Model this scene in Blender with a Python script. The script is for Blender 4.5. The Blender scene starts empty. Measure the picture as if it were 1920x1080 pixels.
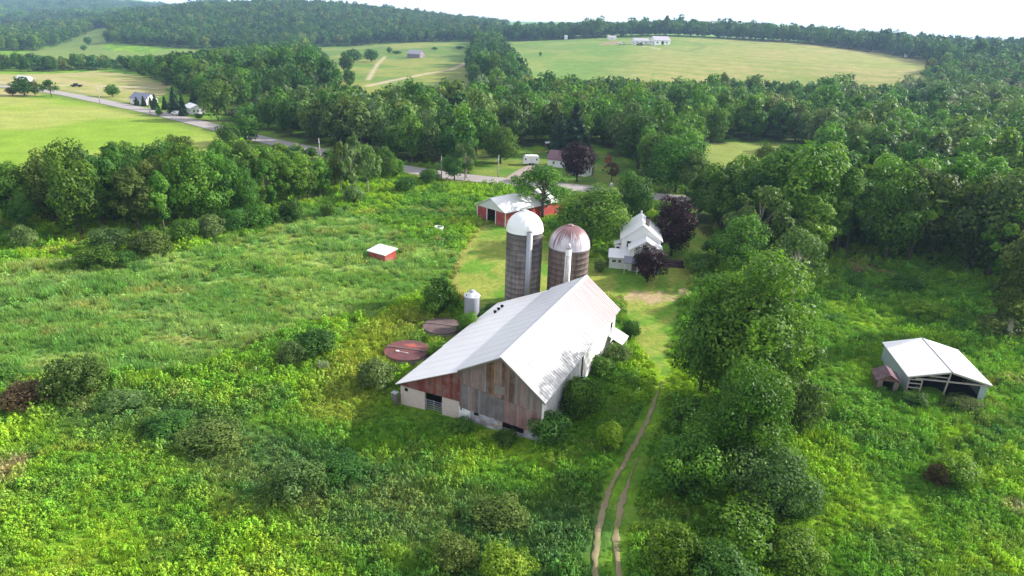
import bpy, math, random
import numpy as np
from mathutils import Vector, Matrix

R_ = math.radians
scene = bpy.context.scene
COL = scene.collection
rng = np.random.default_rng(11)
random.seed(5)

# ------------------------------------------------------------------ camera
F = 1281.0
PITCH = math.atan(495 / 1281)
H = 36.0
CP, SP = math.cos(PITCH), math.sin(PITCH)
cam = bpy.data.cameras.new("camera")
cam.sensor_width = 36.0
cam.lens = 36.0 * F / 1920
cam.clip_start = 0.5
cam.clip_end = 30000
camo = bpy.data.objects.new("camera", cam)
COL.objects.link(camo)
camo.location = (0, 0, H)
ROLL = R_(2.0)
camo.rotation_euler = (Matrix.Rotation(math.pi / 2 - PITCH, 3, 'X') @ Matrix.Rotation(ROLL, 3, 'Z')).to_euler()
CR, SR = math.cos(ROLL), math.sin(ROLL)
scene.camera = camo

def ray(u, v):
    x = (u - 960) / F; y = -(v - 540) / F
    x, y = x * CR - y * SR, x * SR + y * CR
    return np.array((x, CP + y * SP, -SP + y * CP))

def P(u, v, z=0.0):
    d = ray(u, v); t = (z - H) / d[2]
    return np.array((d[0] * t, d[1] * t, z))

# ------------------------------------------------------------------ value noise
def _hash(ix, iy, s):
    n = (ix * 374761393 + iy * 668265263 + s * 974634777) & 0xFFFFFFFF
    n = ((n ^ (n >> 13)) * 1274126177) & 0xFFFFFFFF
    return ((n ^ (n >> 16)) & 0xFFFF) / 65535.0

def vnoise(x, y, s=0):
    x = np.asarray(x, float); y = np.asarray(y, float)
    ix = np.floor(x).astype(np.int64); iy = np.floor(y).astype(np.int64)
    fx = x - ix; fy = y - iy
    fx = fx * fx * (3 - 2 * fx); fy = fy * fy * (3 - 2 * fy)
    a = _hash(ix, iy, s); b = _hash(ix + 1, iy, s); c = _hash(ix, iy + 1, s); d = _hash(ix + 1, iy + 1, s)
    return (a * (1 - fx) + b * fx) * (1 - fy) + (c * (1 - fx) + d * fx) * fy

def fbm(x, y, s=0, o=4):
    r = 0; a = .5; t = 0
    for i in range(o):
        r = r + a * vnoise(x, y, s + i * 17); t += a
        x = x * 2.03; y = y * 2.03; a *= .5
    return r / t

def sstep(a, b, x):
    t = np.clip((x - a) / (b - a), 0, 1)
    return t * t * (3 - 2 * t)

# ------------------------------------------------------------------ terrain
def uaz(u):
    d = ray(u, 100); return math.atan2(d[0], d[1])

def slope(u, v):
    d = ray(u, v); return d[2] / math.hypot(d[0], d[1])

COLS = {
    -700: [(420, 'z', 0), (900, 'z', 6), (2000, 'z', 60), (3500, 'z', 140), (9000, 'z', 140)],
    0: [(480, 'z', 0), (580, 'v', 137), (700, 'v', 119), (900, 'v', 104), (1300, 'v', 82), (2000, 'v', 54), (2600, 'v', 43), (3500, 'v', 17), (5000, 'z', 150), (9000, 'z', 150)],
    110: [(480, 'z', 0), (580, 'v', 137), (750, 'v', 112), (1000, 'v', 98), (1300, 'v', 78), (1500, 'v', 66), (2000, 'v', 48), (2600, 'v', 39), (3500, 'v', 8), (5000, 'z', 150), (9000, 'z', 150)],
    200: [(480, 'z', 0), (560, 'v', 134), (800, 'v', 108), (1000, 'v', 90), (1300, 'v', 58), (1500, 'v', 50), (2000, 'v', 42), (2600, 'v', 33), (3500, 'v', 13), (5000, 'z', 120), (9000, 'z', 120)],
    330: [(460, 'z', 0), (800, 'v', 106), (1000, 'v', 90), (1200, 'v', 64), (1500, 'v', 30), (1700, 'v', 28), (2600, 'v', 34), (3500, 'v', 20), (5000, 'z', 80), (9000, 'z', 80)],
    450: [(420, 'z', 0), (600, 'v', 126), (900, 'v', 100), (1000, 'v', 92), (1200, 'v', 56), (1500, 'v', 22), (1700, 'v', 20), (2600, 'z', 70), (9000, 'z', 50)],
    550: [(420, 'z', 0), (600, 'v', 124), (900, 'v', 97), (1000, 'v', 90), (1200, 'v', 50), (1500, 'v', 17), (1700, 'v', 15), (2600, 'z', 70), (9000, 'z', 50)],
    650: [(420, 'z', 0), (550, 'v', 130), (800, 'v', 100), (900, 'v', 95), (1000, 'v', 90), (1300, 'v', 42), (1500, 'v', 22), (1700, 'v', 22), (2600, 'z', 50), (9000, 'z', 50)],
    750: [(420, 'z', 0), (640, 'v', 118), (800, 'v', 92), (900, 'v', 86), (1000, 'v', 80), (1300, 'v', 48), (1500, 'v', 31), (1700, 'v', 30), (2600, 'z', 40), (9000, 'z', 50)],
    850: [(420, 'z', 0), (640, 'v', 115), (800, 'v', 89), (900, 'v', 82), (1000, 'v', 77), (1300, 'v', 56), (1500, 'v', 44), (1700, 'v', 43), (3000, 'z', 40), (9000, 'z', 50)],
    950: [(420, 'z', -1), (620, 'v', 122), (800, 'v', 93), (950, 'v', 79), (1100, 'v', 72), (1500, 'v', 57), (1800, 'v', 56), (6000, 'v', 40), (9000, 'z', 60)],
    1100: [(420, 'z', -2), (500, 'z', -4), (620, 'v', 126), (800, 'v', 86), (930, 'v', 72), (1100, 'v', 67), (1500, 'v', 66), (6000, 'v', 42), (9000, 'z', 40)],
    1250: [(420, 'z', -2), (500, 'z', -5), (620, 'v', 124), (800, 'v', 86), (920, 'v', 66), (1050, 'v', 64), (1400, 'v', 70), (6000, 'v', 52), (9000, 'z', 30)],
    1500: [(420, 'z', -2), (550, 'z', -6), (640, 'v', 126), (800, 'v', 94), (900, 'v', 81), (1100, 'v', 76), (1500, 'v', 80), (9000, 'z', 0)],
    1720: [(420, 'z', -2), (550, 'z', -6), (640, 'v', 138), (720, 'v', 122), (850, 'v', 110), (1000, 'v', 99), (1300, 'v', 94), (2000, 'v', 92), (9000, 'z', -20)],
    1920: [(420, 'z', -2), (600, 'v', 154), (800, 'v', 128), (1000, 'v', 110), (1200, 'v', 104), (1500, 'v', 106), (9000, 'z', -20)],
    2700: [(420, 'z', -2), (900, 'z', 0), (1500, 'z', 5), (9000, 'z', 0)],
}
NR, NA = 260, 361
LR0, LR1 = math.log(20), math.log(9000)
_lr = np.linspace(LR0, LR1, NR)
_az = np.linspace(-math.pi, math.pi, NA)
_us = sorted(COLS)
_rows = []
for u in _us:
    uu = min(max(u, 0), 1920)
    rr = [20.0, 250.0]; zz = [0.0, 0.0]
    for r, k, val in COLS[u]:
        rr.append(r); zz.append(val if k == 'z' else H + r * slope(uu, val))
    _rows.append(np.interp(_lr, np.log(rr), zz))
_rows = np.array(_rows)
_ca = np.array([uaz(u) for u in _us])
ZG = np.array([np.interp(_az, _ca, _rows[:, j]) for j in range(NR)]).T
for _ in range(2):
    pad = np.pad(ZG, ((0, 0), (2, 2)), mode='edge')
    ZG = (pad[:, :-4] + 2 * pad[:, 1:-3] + 3 * pad[:, 2:-2] + 2 * pad[:, 3:-1] + pad[:, 4:]) / 9
    pad = np.pad(ZG, ((1, 1), (0, 0)), mode='wrap')
    ZG = (pad[:-2] + 2 * pad[1:-1] + pad[2:]) / 4

def terrain(x, y):
    x = np.asarray(x, float); y = np.asarray(y, float)
    r = np.clip(np.hypot(x, y), 20.01, 8999); a = np.arctan2(x, y)
    fj = (np.log(r) - LR0) / (LR1 - LR0) * (NR - 1); fi = (a + math.pi) / (2 * math.pi) * (NA - 1)
    j = np.clip(fj.astype(int), 0, NR - 2); i = np.clip(fi.astype(int), 0, NA - 2)
    tj = fj - j; ti = fi - i
    z = (ZG[i, j] * (1 - tj) + ZG[i, j + 1] * tj) * (1 - ti) + (ZG[i + 1, j] * (1 - tj) + ZG[i + 1, j + 1] * tj) * ti
    return z + (fbm(x / 37, y / 37, 91, 3) - .5) * .5 * sstep(160, 400, r) + (fbm(x / 210, y / 210, 92, 2) - .5) * 9 * sstep(900, 1800, r)

def tz(x, y):
    return float(terrain(np.array([x]), np.array([y]))[0])

_rm = np.exp(np.linspace(math.log(22), math.log(8000), 2600))
def G(u, v):
    d = ray(u, v); hl = math.hypot(d[0], d[1]); d = d / hl
    xs = d[0] * _rm; ys = d[1] * _rm
    g = H + d[2] * _rm - terrain(xs, ys)
    k = np.argmax(g < 0)
    if g[k] >= 0: k = len(_rm) - 1
    if k == 0: return np.array((xs[0], ys[0], tz(xs[0], ys[0])))
    t = g[k - 1] / (g[k - 1] - g[k]) if g[k] < 0 else 0
    r = _rm[k - 1] + t * (_rm[k] - _rm[k - 1])
    x, y = d[0] * r, d[1] * r
    return np.array((x, y, tz(x, y)))

def UR(u, r):
    a = uaz(u); return np.array((math.sin(a) * r, math.cos(a) * r))

def inpoly(x, y, poly):
    x = np.asarray(x, float); y = np.asarray(y, float)
    r = np.zeros(x.shape, bool); n = len(poly)
    for i in range(n):
        x0, y0 = poly[i][0], poly[i][1]; x1, y1 = poly[(i + 1) % n][0], poly[(i + 1) % n][1]
        if y0 == y1: continue
        c = ((y0 > y) != (y1 > y)) & (x < (x1 - x0) * (y - y0) / (y1 - y0) + x0)
        r ^= c
    return r

def gp(*uv): return [G(*q)[:2] for q in uv]
def up(*ur): return [UR(*q) for q in ur]

def polydist(x, y, line):
    d = np.full(np.shape(x), 1e9)
    for (x0, y0), (x1, y1) in zip([p[:2] for p in line[:-1]], [p[:2] for p in line[1:]]):
        dx, dy = x1 - x0, y1 - y0
        t = np.clip(((x - x0) * dx + (y - y0) * dy) / (dx * dx + dy * dy + 1e-9), 0, 1)
        d = np.minimum(d, np.hypot(x - x0 - t * dx, y - y0 - t * dy))
    return d

# ------------------------------------------------------------------ object helpers
def tag(o, label=None, cat=None, group=None, kind=None):
    if label: o['label'] = label
    if cat: o['category'] = cat
    if group: o['group'] = group
    if kind: o['kind'] = kind
    return o

def thing(name, label, cat, loc, rz=0, group=None):
    o = bpy.data.objects.new(name, None); COL.objects.link(o)
    o.empty_display_size = .3
    o.location = loc; o.rotation_euler = (0, 0, rz)
    return tag(o, label, cat, group)

def mesh_np(name, V, Q, mat=None, fattr=None, fcol=None, smooth=False):
    me = bpy.data.meshes.new(name)
    V = np.asarray(V, np.float32); Q = np.asarray(Q, np.int32)
    k = Q.shape[1]
    me.vertices.add(len(V)); me.vertices.foreach_set('co', V.ravel())
    me.loops.add(Q.size); me.loops.foreach_set('vertex_index', Q.ravel())
    me.polygons.add(len(Q))
    me.polygons.foreach_set('loop_start', np.arange(0, Q.size, k, dtype=np.int32))
    me.polygons.foreach_set('loop_total', np.full(len(Q), k, np.int32))
    if smooth: me.polygons.foreach_set('use_smooth', np.ones(len(Q), bool))
    if fattr is not None:
        a = me.attributes.new('tone', 'FLOAT', 'FACE'); a.data.foreach_set('value', np.asarray(fattr, np.float32))
    if fcol is not None:
        a = me.attributes.new('tint', 'FLOAT_COLOR', 'POINT')
        c = np.ones((len(V), 4), np.float32); c[:, :3] = fcol; a.data.foreach_set('color', c.ravel())
    me.update(calc_edges=True)
    if mat: me.materials.append(mat)
    return me

class MB:
    """collects polygons, then links them as one mesh object"""
    def __init__(s): s.v = []; s.f = []; s.c = []; s.sm = []
    def poly(s, pts, col=None, smooth=False):
        n = len(s.v); s.v += [tuple(map(float, p)) for p in pts]
        s.f.append(tuple(range(n, n + len(pts)))); s.c.append(col or (1, 1, 1)); s.sm.append(smooth); return s
    def box(s, x0, x1, y0, y1, z0, z1, col=None):
        return s.hexa([(x0, y0, z0), (x1, y0, z0), (x1, y1, z0), (x0, y1, z0), (x0, y0, z1), (x1, y0, z1), (x1, y1, z1), (x0, y1, z1)], col)
    def hexa(s, p, col=None):
        n = len(s.v); s.v += [tuple(map(float, q)) for q in p]
        for f in ((0, 3, 2, 1), (4, 5, 6, 7), (0, 1, 5, 4), (1, 2, 6, 5), (2, 3, 7, 6), (3, 0, 4, 7)):
            s.f.append(tuple(n + i for i in f)); s.c.append(col or (1, 1, 1)); s.sm.append(False)
        return s
    def prism(s, outline, d, col=None):
        """outline: 3D points in one plane; d: extrusion vector"""
        n = len(s.v); k = len(outline); d = np.asarray(d, float)
        o = [np.asarray(p, float) for p in outline]
        s.v += [tuple(p) for p in o] + [tuple(p + d) for p in o]
        fs = [tuple(range(n, n + k)), tuple(range(n + 2 * k - 1, n + k - 1, -1))]
        fs += [(n + i, n + k + i, n + k + (i + 1) % k, n + (i + 1) % k) for i in range(k)]
        for f in fs: s.f.append(f); s.c.append(col or (1, 1, 1)); s.sm.append(False)
        return s
    def tube(s, pts, radii, n=8, cap=True, col=None, smooth=True):
        pts = [np.asarray(p, float) for p in pts]; base = len(s.v)
        if not hasattr(radii, '__len__'): radii = [radii] * len(pts)
        for i, p in enumerate(pts):
            t = pts[min(i + 1, len(pts) - 1)] - pts[max(i - 1, 0)]; t = t / (np.linalg.norm(t) + 1e-9)
            a = np.array((1, 0, 0)) if abs(t[0]) < .8 else np.array((0, 1, 0))
            e1 = np.cross(t, a); e1 /= np.linalg.norm(e1); e2 = np.cross(t, e1)
            for k in range(n):
                an = 2 * math.pi * k / n
                s.v.append(tuple(p + radii[i] * (e1 * math.cos(an) + e2 * math.sin(an))))
        for i in range(len(pts) - 1):
            for k in range(n):
                a = base + i * n + k; b = base + i * n + (k + 1) % n
                s.f.append((a, b, b + n, a + n)); s.c.append(col or (1, 1, 1)); s.sm.append(smooth)
        if cap:
            s.f.append(tuple(range(base + n - 1, base - 1, -1))); s.c.append(col or (1, 1, 1)); s.sm.append(False)
            e = base + (len(pts) - 1) * n
            s.f.append(tuple(range(e, e + n))); s.c.append(col or (1, 1, 1)); s.sm.append(False)
        return s
    def lathe(s, prof, n=32, cx=0, cy=0, col=None, smooth=True):
        base = len(s.v)
        for r, z in prof:
            for k in range(n):
                a = 2 * math.pi * k / n; s.v.append((cx + r * math.cos(a), cy + r * math.sin(a), z))
        for i in range(len(prof) - 1):
            for k in range(n):
                a = base + i * n + k; b = base + i * n + (k + 1) % n
                s.f.append((a, b, b + n, a + n)); s.c.append(col or (1, 1, 1)); s.sm.append(smooth)
        return s
    def build(s, name, mat, parent=None, label=None):
        me = bpy.data.meshes.new(name); me.from_pydata(s.v, [], s.f); me.update()
        me.polygons.foreach_set('use_smooth', np.array(s.sm, bool))
        a = me.attributes.new('tint', 'FLOAT_COLOR', 'CORNER')
        c = []
        for f, k in zip(s.f, s.c): c += [k[0], k[1], k[2], 1.0] * len(f)
        a.data.foreach_set('color', np.array(c, np.float32))
        me.materials.append(mat)
        o = bpy.data.objects.new(name, me); COL.objects.link(o)
        if parent: o.parent = parent
        if label: o['label'] = label
        return o

# ------------------------------------------------------------------ materials
class NT:
    def __init__(s, name):
        s.m = bpy.data.materials.new(name); s.m.use_nodes = True
        s.t = s.m.node_tree; s.t.nodes.clear()
        s.out = s.n('ShaderNodeOutputMaterial')
    def n(s, ty, **kw):
        nd = s.t.nodes.new(ty)
        for k, v in kw.items(): setattr(nd, k, v)
        return nd
    def l(s, a, b): s.t.links.new(a, b)
    def set(s, sock, v):
        if hasattr(v, 'is_output'): s.l(v, sock)
        else: sock.default_value = v
    def math(s, op, a, b=None, clamp=False):
        nd = s.n('ShaderNodeMath', operation=op, use_clamp=clamp); s.set(nd.inputs[0], a)
        if b is not None: s.set(nd.inputs[1], b)
        return nd.outputs[0]
    def noise(s, vec, scale, detail=4, rough=.55):
        nd = s.n('ShaderNodeTexNoise'); nd.inputs['Scale'].default_value = scale; nd.inputs['Detail'].default_value = detail; nd.inputs['Roughness'].default_value = rough
        s.l(vec, nd.inputs['Vector']); return nd.outputs['Fac']
    def ramp(s, fac, stops):
        nd = s.n('ShaderNodeValToRGB'); e = nd.color_ramp.elements
        while len(e) < len(stops): e.new(.5)
        for k, (p, c) in zip(e, stops):
            k.position = p; k.color = (c, c, c, 1) if not hasattr(c, '__len__') else (*c, 1)
        s.l(fac, nd.inputs[0]); return nd.outputs[0]
    def mix(s, fac, a, b, bt='MIX'):
        nd = s.n('ShaderNodeMix', data_type='RGBA', blend_type=bt)
        s.set(nd.inputs[0], fac)
        for sk, v in ((nd.inputs[6], a), (nd.inputs[7], b)):
            if hasattr(v, 'is_output'): s.l(v, sk)
            else: sk.default_value = (*v, 1) if len(v) == 3 else v
        return nd.outputs[2]
    def pos(s): return s.n('ShaderNodeNewGeometry').outputs['Position']
    def obj(s): return s.n('ShaderNodeTexCoord').outputs['Object']
    def scale(s, vec, sc):
        nd = s.n('ShaderNodeMapping'); nd.inputs['Scale'].default_value = sc; s.l(vec, nd.inputs[0]); return nd.outputs[0]
    def attr(s, name, ty='GEOMETRY'):
        nd = s.n('ShaderNodeAttribute', attribute_name=name, attribute_type=ty); return nd
    def principled(s, col, rough=.7, spec=.3, bump=None, bs=.3, bd=.05, metal=0):
        p = s.n('ShaderNodeBsdfPrincipled')
        if hasattr(col, 'is_output'): s.l(col, p.inputs['Base Color'])
        else: p.inputs['Base Color'].default_value = (*col, 1)
        s.set(p.inputs['Roughness'], rough); p.inputs['Specular IOR Level'].default_value = spec; p.inputs['Metallic'].default_value = metal
        if bump is not None:
            b = s.n('ShaderNodeBump'); b.inputs['Strength'].default_value = bs; b.inputs['Distance'].default_value = bd
            s.l(bump, b.inputs['Height']); s.l(b.outputs[0], p.inputs['Normal'])
        s.l(p.outputs[0], s.out.inputs[0]); return s.m

def m_simple(name, col, rough=.7, spec=.3, vary=.15, sc=2.0, bump=.0):
    t = NT(name); o = t.obj(); f = t.noise(o, sc, 5)
    c = t.mix(f, tuple(x * (1 - vary) for x in col), tuple(min(1, x * (1 + vary)) for x in col))
    return t.principled(c, rough, spec, f if bump else None, bump)

def m_tint(name, rough=.8, grain=(14, 14, 1.2), amt=.35, spec=.2):
    """colour from the mesh's own board colours, with grain along z"""
    t = NT(name); o = t.obj()
    f = t.noise(t.scale(o, grain), 1.0, 5, .65); g = t.noise(o, .9, 4)
    c = t.attr('tint').outputs['Color']
    c = t.mix(amt, c, t.ramp(f, [(.25, .12), (.75, 1.0)]), 'MULTIPLY')
    c = t.mix(t.ramp(g, [(.45, 0.0), (.7, .35)]), c, (.3, .27, .27))
    return t.principled(c, rough, spec, f, .4, .02)

def m_roof(name, base, streak, amt=.5, axis='x', rust=None, rough=.42):
    """painted sheet metal: stains running down the slope"""
    t = NT(name); o = t.obj()
    s = (.22, 4.5, .22) if axis == 'x' else (4.5, .22, .22)
    f = t.noise(t.scale(o, s), 1.0, 6, .7); g = t.noise(o, .35, 3)
    k = t.math('MULTIPLY', t.ramp(f, [(.5, 0.0), (.72, 1.0)]), t.ramp(g, [(.35, .15), (.65, 1.0)]))
    c = t.mix(t.math('MULTIPLY', k, amt), base, streak)
    c = t.mix(t.ramp(t.noise(o, .8, 4), [(.35, .25), (.65, 0.0)]), c, tuple(x * .78 for x in base))
    if rust:
        sx = t.n('ShaderNodeSeparateXYZ'); t.l(o, sx.inputs[0])
        e = t.n('ShaderNodeMapRange'); t.l(sx.outputs['Y'], e.inputs[0]); e.inputs[1].default_value = rust[1]; e.inputs[2].default_value = rust[2]
        k2 = t.math('MULTIPLY', e.outputs[0], t.ramp(f, [(.3, .2), (.65, 1.0)]))
        c = t.mix(t.math('MULTIPLY', k2, .75), c, rust[0])
    return t.principled(c, rough, .5)

def m_leaf(name, dark, mid, light, rough=.5, transl=.36, hue=.03):
    t = NT(name)
    oi = t.n('ShaderNodeObjectInfo')
    tone = t.attr('tone').outputs['Fac']
    c = t.ramp(tone, [(0.0, dark), (.5, mid), (1.0, light)])
    h = t.n('ShaderNodeHueSaturation')
    t.l(c, h.inputs['Color'])
    t.l(t.math('ADD', t.math('MULTIPLY', oi.outputs['Random'], hue), .5 - hue / 2), h.inputs['Hue'])
    r2 = t.math('FRACT', t.math('MULTIPLY', oi.outputs['Random'], 7.31))
    t.l(t.math('ADD', t.math('MULTIPLY', r2, .5), .75), h.inputs['Value'])
    p = t.n('ShaderNodeBsdfPrincipled'); t.l(h.outputs[0], p.inputs['Base Color'])
    p.inputs['Roughness'].default_value = rough; p.inputs['Specular IOR Level'].default_value = .14
    tr = t.n('ShaderNodeBsdfTranslucent'); t.l(t.mix(1.0, h.outputs[0], (1.3, 1.5, .5), 'MULTIPLY'), tr.inputs[0])
    mx = t.n('ShaderNodeMixShader'); mx.inputs[0].default_value = transl
    t.l(p.outputs[0], mx.inputs[1]); t.l(tr.outputs[0], mx.inputs[2]); t.l(mx.outputs[0], t.out.inputs[0])
    return t.m

def m_inst_leaf(name, rough=.6, transl=.25):
    """foliage of scattered plants: colour carried by each plant's own tint"""
    t = NT(name)
    c = t.attr('tint', 'INSTANCER').outputs['Color']
    tone = t.attr('tone').outputs['Fac']
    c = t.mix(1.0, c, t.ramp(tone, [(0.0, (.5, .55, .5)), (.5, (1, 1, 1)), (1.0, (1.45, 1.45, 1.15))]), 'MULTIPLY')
    p = t.n('ShaderNodeBsdfPrincipled'); t.l(c, p.inputs['Base Color'])
    p.inputs['Roughness'].default_value = rough; p.inputs['Specular IOR Level'].default_value = .1
    tr = t.n('ShaderNodeBsdfTranslucent'); t.l(t.mix(1.0, c, (1.3, 1.4, .6), 'MULTIPLY'), tr.inputs[0])
    mx = t.n('ShaderNodeMixShader'); mx.inputs[0].default_value = transl
    t.l(p.outputs[0], mx.inputs[1]); t.l(tr.outputs[0], mx.inputs[2]); t.l(mx.outputs[0], t.out.inputs[0])
    return t.m

LEAF = {
    'bright': m_leaf('leaf_bright', (.040, .105, .010), (.100, .215, .018), (.21, .335, .05)),
    'mid': m_leaf('leaf_mid', (.030, .088, .013), (.080, .185, .022), (.170, .30, .042)),
    'dark': m_leaf('leaf_dark', (.024, .074, .015), (.056, .142, .022), (.118, .23, .038)),
    'olive': m_leaf('leaf_olive', (.038, .070, .014), (.090, .145, .028), (.19, .25, .065)),
    'grey': m_leaf('leaf_grey', (.045, .090, .024), (.110, .19, .050), (.23, .32, .12)),
    'lime': m_leaf('leaf_lime', (.075, .16, .012), (.165, .30, .022), (.31, .43, .055)),
    'brown': m_leaf('leaf_brown', (.06, .038, .02), (.13, .085, .045), (.22, .15, .08)),
    'maroon': m_leaf('leaf_maroon', (.008, .003, .005), (.024, .007, .011), (.060, .016, .022), hue=.01, transl=.12),
    'spruce': m_leaf('leaf_spruce', (.012, .032, .014), (.028, .062, .026), (.055, .10, .045), transl=.08),
    'blue': m_leaf('leaf_blue_spruce', (.03, .06, .06), (.07, .12, .13), (.13, .20, .21), transl=.08),
}
BARK = m_simple('bark', (.10, .085, .07), .9, .1, .4, 6)
BARKL = m_simple('bark_pale', (.32, .29, .25), .85, .1, .35, 5)
BARKM = m_simple('bark_grey', (.17, .15, .125), .85, .1, .35, 5)
M_FOL = m_inst_leaf('plant_foliage')

# ------------------------------------------------------------------ tree meshes
def leaf_quads(C, N, S, r):
    """diamond leaves: centres C, normals N, sizes S"""
    n = len(C)
    N = N / (np.linalg.norm(N, axis=1, keepdims=True) + 1e-9)
    a = r.normal(size=(n, 3)); e1 = np.cross(N, a); e1 /= (np.linalg.norm(e1, axis=1, keepdims=True) + 1e-9)
    e2 = np.cross(N, e1)
    L = (S * .62)[:, None]; W = (S * r.uniform(.34, .5, n))[:, None]
    bend = (S * r.uniform(-.22, .05, n))[:, None] * N
    V = np.stack((C - e1 * L + bend, C + e2 * W, C + e1 * L + bend, C - e2 * W), 1).reshape(-1, 3)
    Q = np.arange(4 * n).reshape(-1, 4)
    return V, Q

def make_lobes(r, h, w, form):
    """clumps of a crown: (centre, radius, flatten)"""
    lobes = []
    if form == 'round':
        z0, z1 = .14 * h, h; n = 40
    elif form == 'tall':
        z0, z1 = .18 * h, h; n = 36
    elif form == 'open':
        z0, z1 = .28 * h, h; n = 20
    else:
        z0, z1 = .0, h; n = 26
    cz = (z0 + z1) / 2; rz = (z1 - z0) / 2
    ph = r.uniform(0, 6.28)
    for i in range(n):
        t = (i + .5) / n; zz = 1 - 2 * t
        if form == 'shrub': zz = 1 - 1.35 * t
        rr = math.sqrt(max(0, 1 - zz * zz)); a = ph + i * 2.39996 + r.uniform(-.45, .45)
        k = r.uniform(.5, .92)
        if form == 'open': k = r.uniform(.5, .9)
        lr = w / 2 * (r.uniform(.20, .42) if r.random() < .75 else r.uniform(.12, .22)) * (1.0 if form != 'open' else .85)
        if form == 'tall': lr *= .95
        z = cz + zz * rz * r.uniform(.62, .95)
        if form == 'shrub': z = max(.12 * h, h * .42 + zz * h * .42)
        taper = 1.0 if form in ('round', 'shrub') else (1.12 - .5 * max(0, zz))
        lobes.append((np.array((math.cos(a) * rr * k * w / 2 * taper, math.sin(a) * rr * k * w / 2 * taper, z)), lr))
    lobes = [l for l in lobes if r.random() > .14]
    for i in range(len(lobes)):
        if r.random() < .16: lobes[i] = (lobes[i][0] * np.array((1.16, 1.16, 1.03)), lobes[i][1])
    if form != 'open':
        for i in range(5):
            lobes.append((np.array((r.uniform(-.15, .15) * w, r.uniform(-.15, .15) * w, cz + r.uniform(-.5, .4) * rz)), w * .24))
    return lobes

def crown_mesh(name, seed, h, w, form, n, size, inner=.35):
    r = np.random.default_rng(seed)
    lobes = make_lobes(r, h, w, form)
    A = np.array([l[1] ** 2 for l in lobes]); A /= A.sum()
    idx = r.choice(len(lobes), size=int(n * 1.6), p=A)
    Cn = np.array([l[0] for l in lobes]); Rd = np.array([l[1] for l in lobes])
    d = r.normal(size=(len(idx), 3)); d[:, 2] += .12; d /= np.linalg.norm(d, axis=1, keepdims=True)
    rad = np.where(r.random(len(idx)) < inner, r.uniform(.3, .9, len(idx)), r.uniform(.82, 1.12, len(idx)))
    wob = 1 + .55 * (vnoise(d[:, 0] * 2.3 + idx * 7.1, d[:, 1] * 2.3 + d[:, 2] * 1.9, seed) - .5)
    C = Cn[idx] + d * (Rd[idx] * rad * wob)[:, None] * np.array((1, 1, .86))
    dm = np.min(np.linalg.norm(C[:, None, :] - Cn[None], axis=2) / Rd[None], axis=1)
    keep = (dm > .62) | (r.random(len(idx)) < .22)
    keep &= C[:, 2] > (.02 * h)
    C = C[keep][:n]; d = d[keep][:n]; ii = idx[keep][:n]
    ctr = np.array((0, 0, h * .5)); od = (C - ctr) / np.array((w / 2, w / 2, h / 2)); 
    N = d * .9 + od * .35 + r.normal(size=d.shape) * .45 + np.array((0, 0, .2))
    S = size * r.uniform(.65, 1.35, len(C))
    V, Q = leaf_quads(C, N, S, r)
    lt = r.uniform(-.26, .26, len(lobes))
    tone = np.clip(.45 + lt[ii] + r.normal(size=len(C)) * .2, 0, 1)
    return mesh_np(name, V, Q, None, tone)

def trunk_mesh(name, seed, h, w, form, mat, limbs=9, thick=.022):
    r = np.random.default_rng(seed); lobes = make_lobes(np.random.default_rng(seed), h, w, form)
    m = MB(); th = h * thick
    if form == 'shrub':
        for c, lr in lobes[:8]:
            m.tube([(0, 0, -.1), c * np.array((.5, .5, .5)), c], [th * 1.2, th * .7, th * .2], 5)
    else:
        pts = [(0, 0, -.3), (r.uniform(-.1, .1), r.uniform(-.1, .1), h * .2), (r.uniform(-.03, .03) * w, r.uniform(-.03, .03) * w, h * .5), (r.uniform(-.05, .05) * w, r.uniform(-.05, .05) * w, h * .82)]
        m.tube(pts, [th * 1.25, th, th * .65, th * .15], 8)
        for c, lr in lobes[:limbs]:
            z0 = max(.14 * h, min(c[2] * .6, h * .55))
            m.tube([(0, 0, z0), c * np.array((.55, .55, 1)) * np.array((1, 1, .86)), c], [th * .5, th * .33, th * .08], 5)
    me = bpy.data.meshes.new(name); me.from_pydata(m.v, [], m.f); me.update()
    me.polygons.foreach_set('use_smooth', np.array(m.sm, bool)); me.materials.append(mat)
    return me

def spruce_crown(name, seed, h, w, n, size):
    r = np.random.default_rng(seed)
    t = 1 - np.sqrt(r.random(n)); z = h * (.06 + .94 * t)
    layer = np.sin(z / h * 50 + r.uniform(-.6, .6, n)) * .12
    rad = (1 - t) ** .85 * w / 2 * (.88 + layer) * r.uniform(.6, 1.08, n)
    a = r.uniform(0, 6.283, n); rad *= 1 + .16 * np.sin(a * 5 + z)
    C = np.stack((np.cos(a) * rad, np.sin(a) * rad, z - rad * .22), 1)
    N = np.stack((np.cos(a) * .5, np.sin(a) * .5, np.full(n, .8)), 1) + r.normal(size=(n, 3)) * .4
    V, Q = leaf_quads(C, N, size * r.uniform(.7, 1.3, n), r)
    return mesh_np(name, V, Q, None, np.clip(.45 + r.normal(size=n) * .22, 0, 1))

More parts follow.
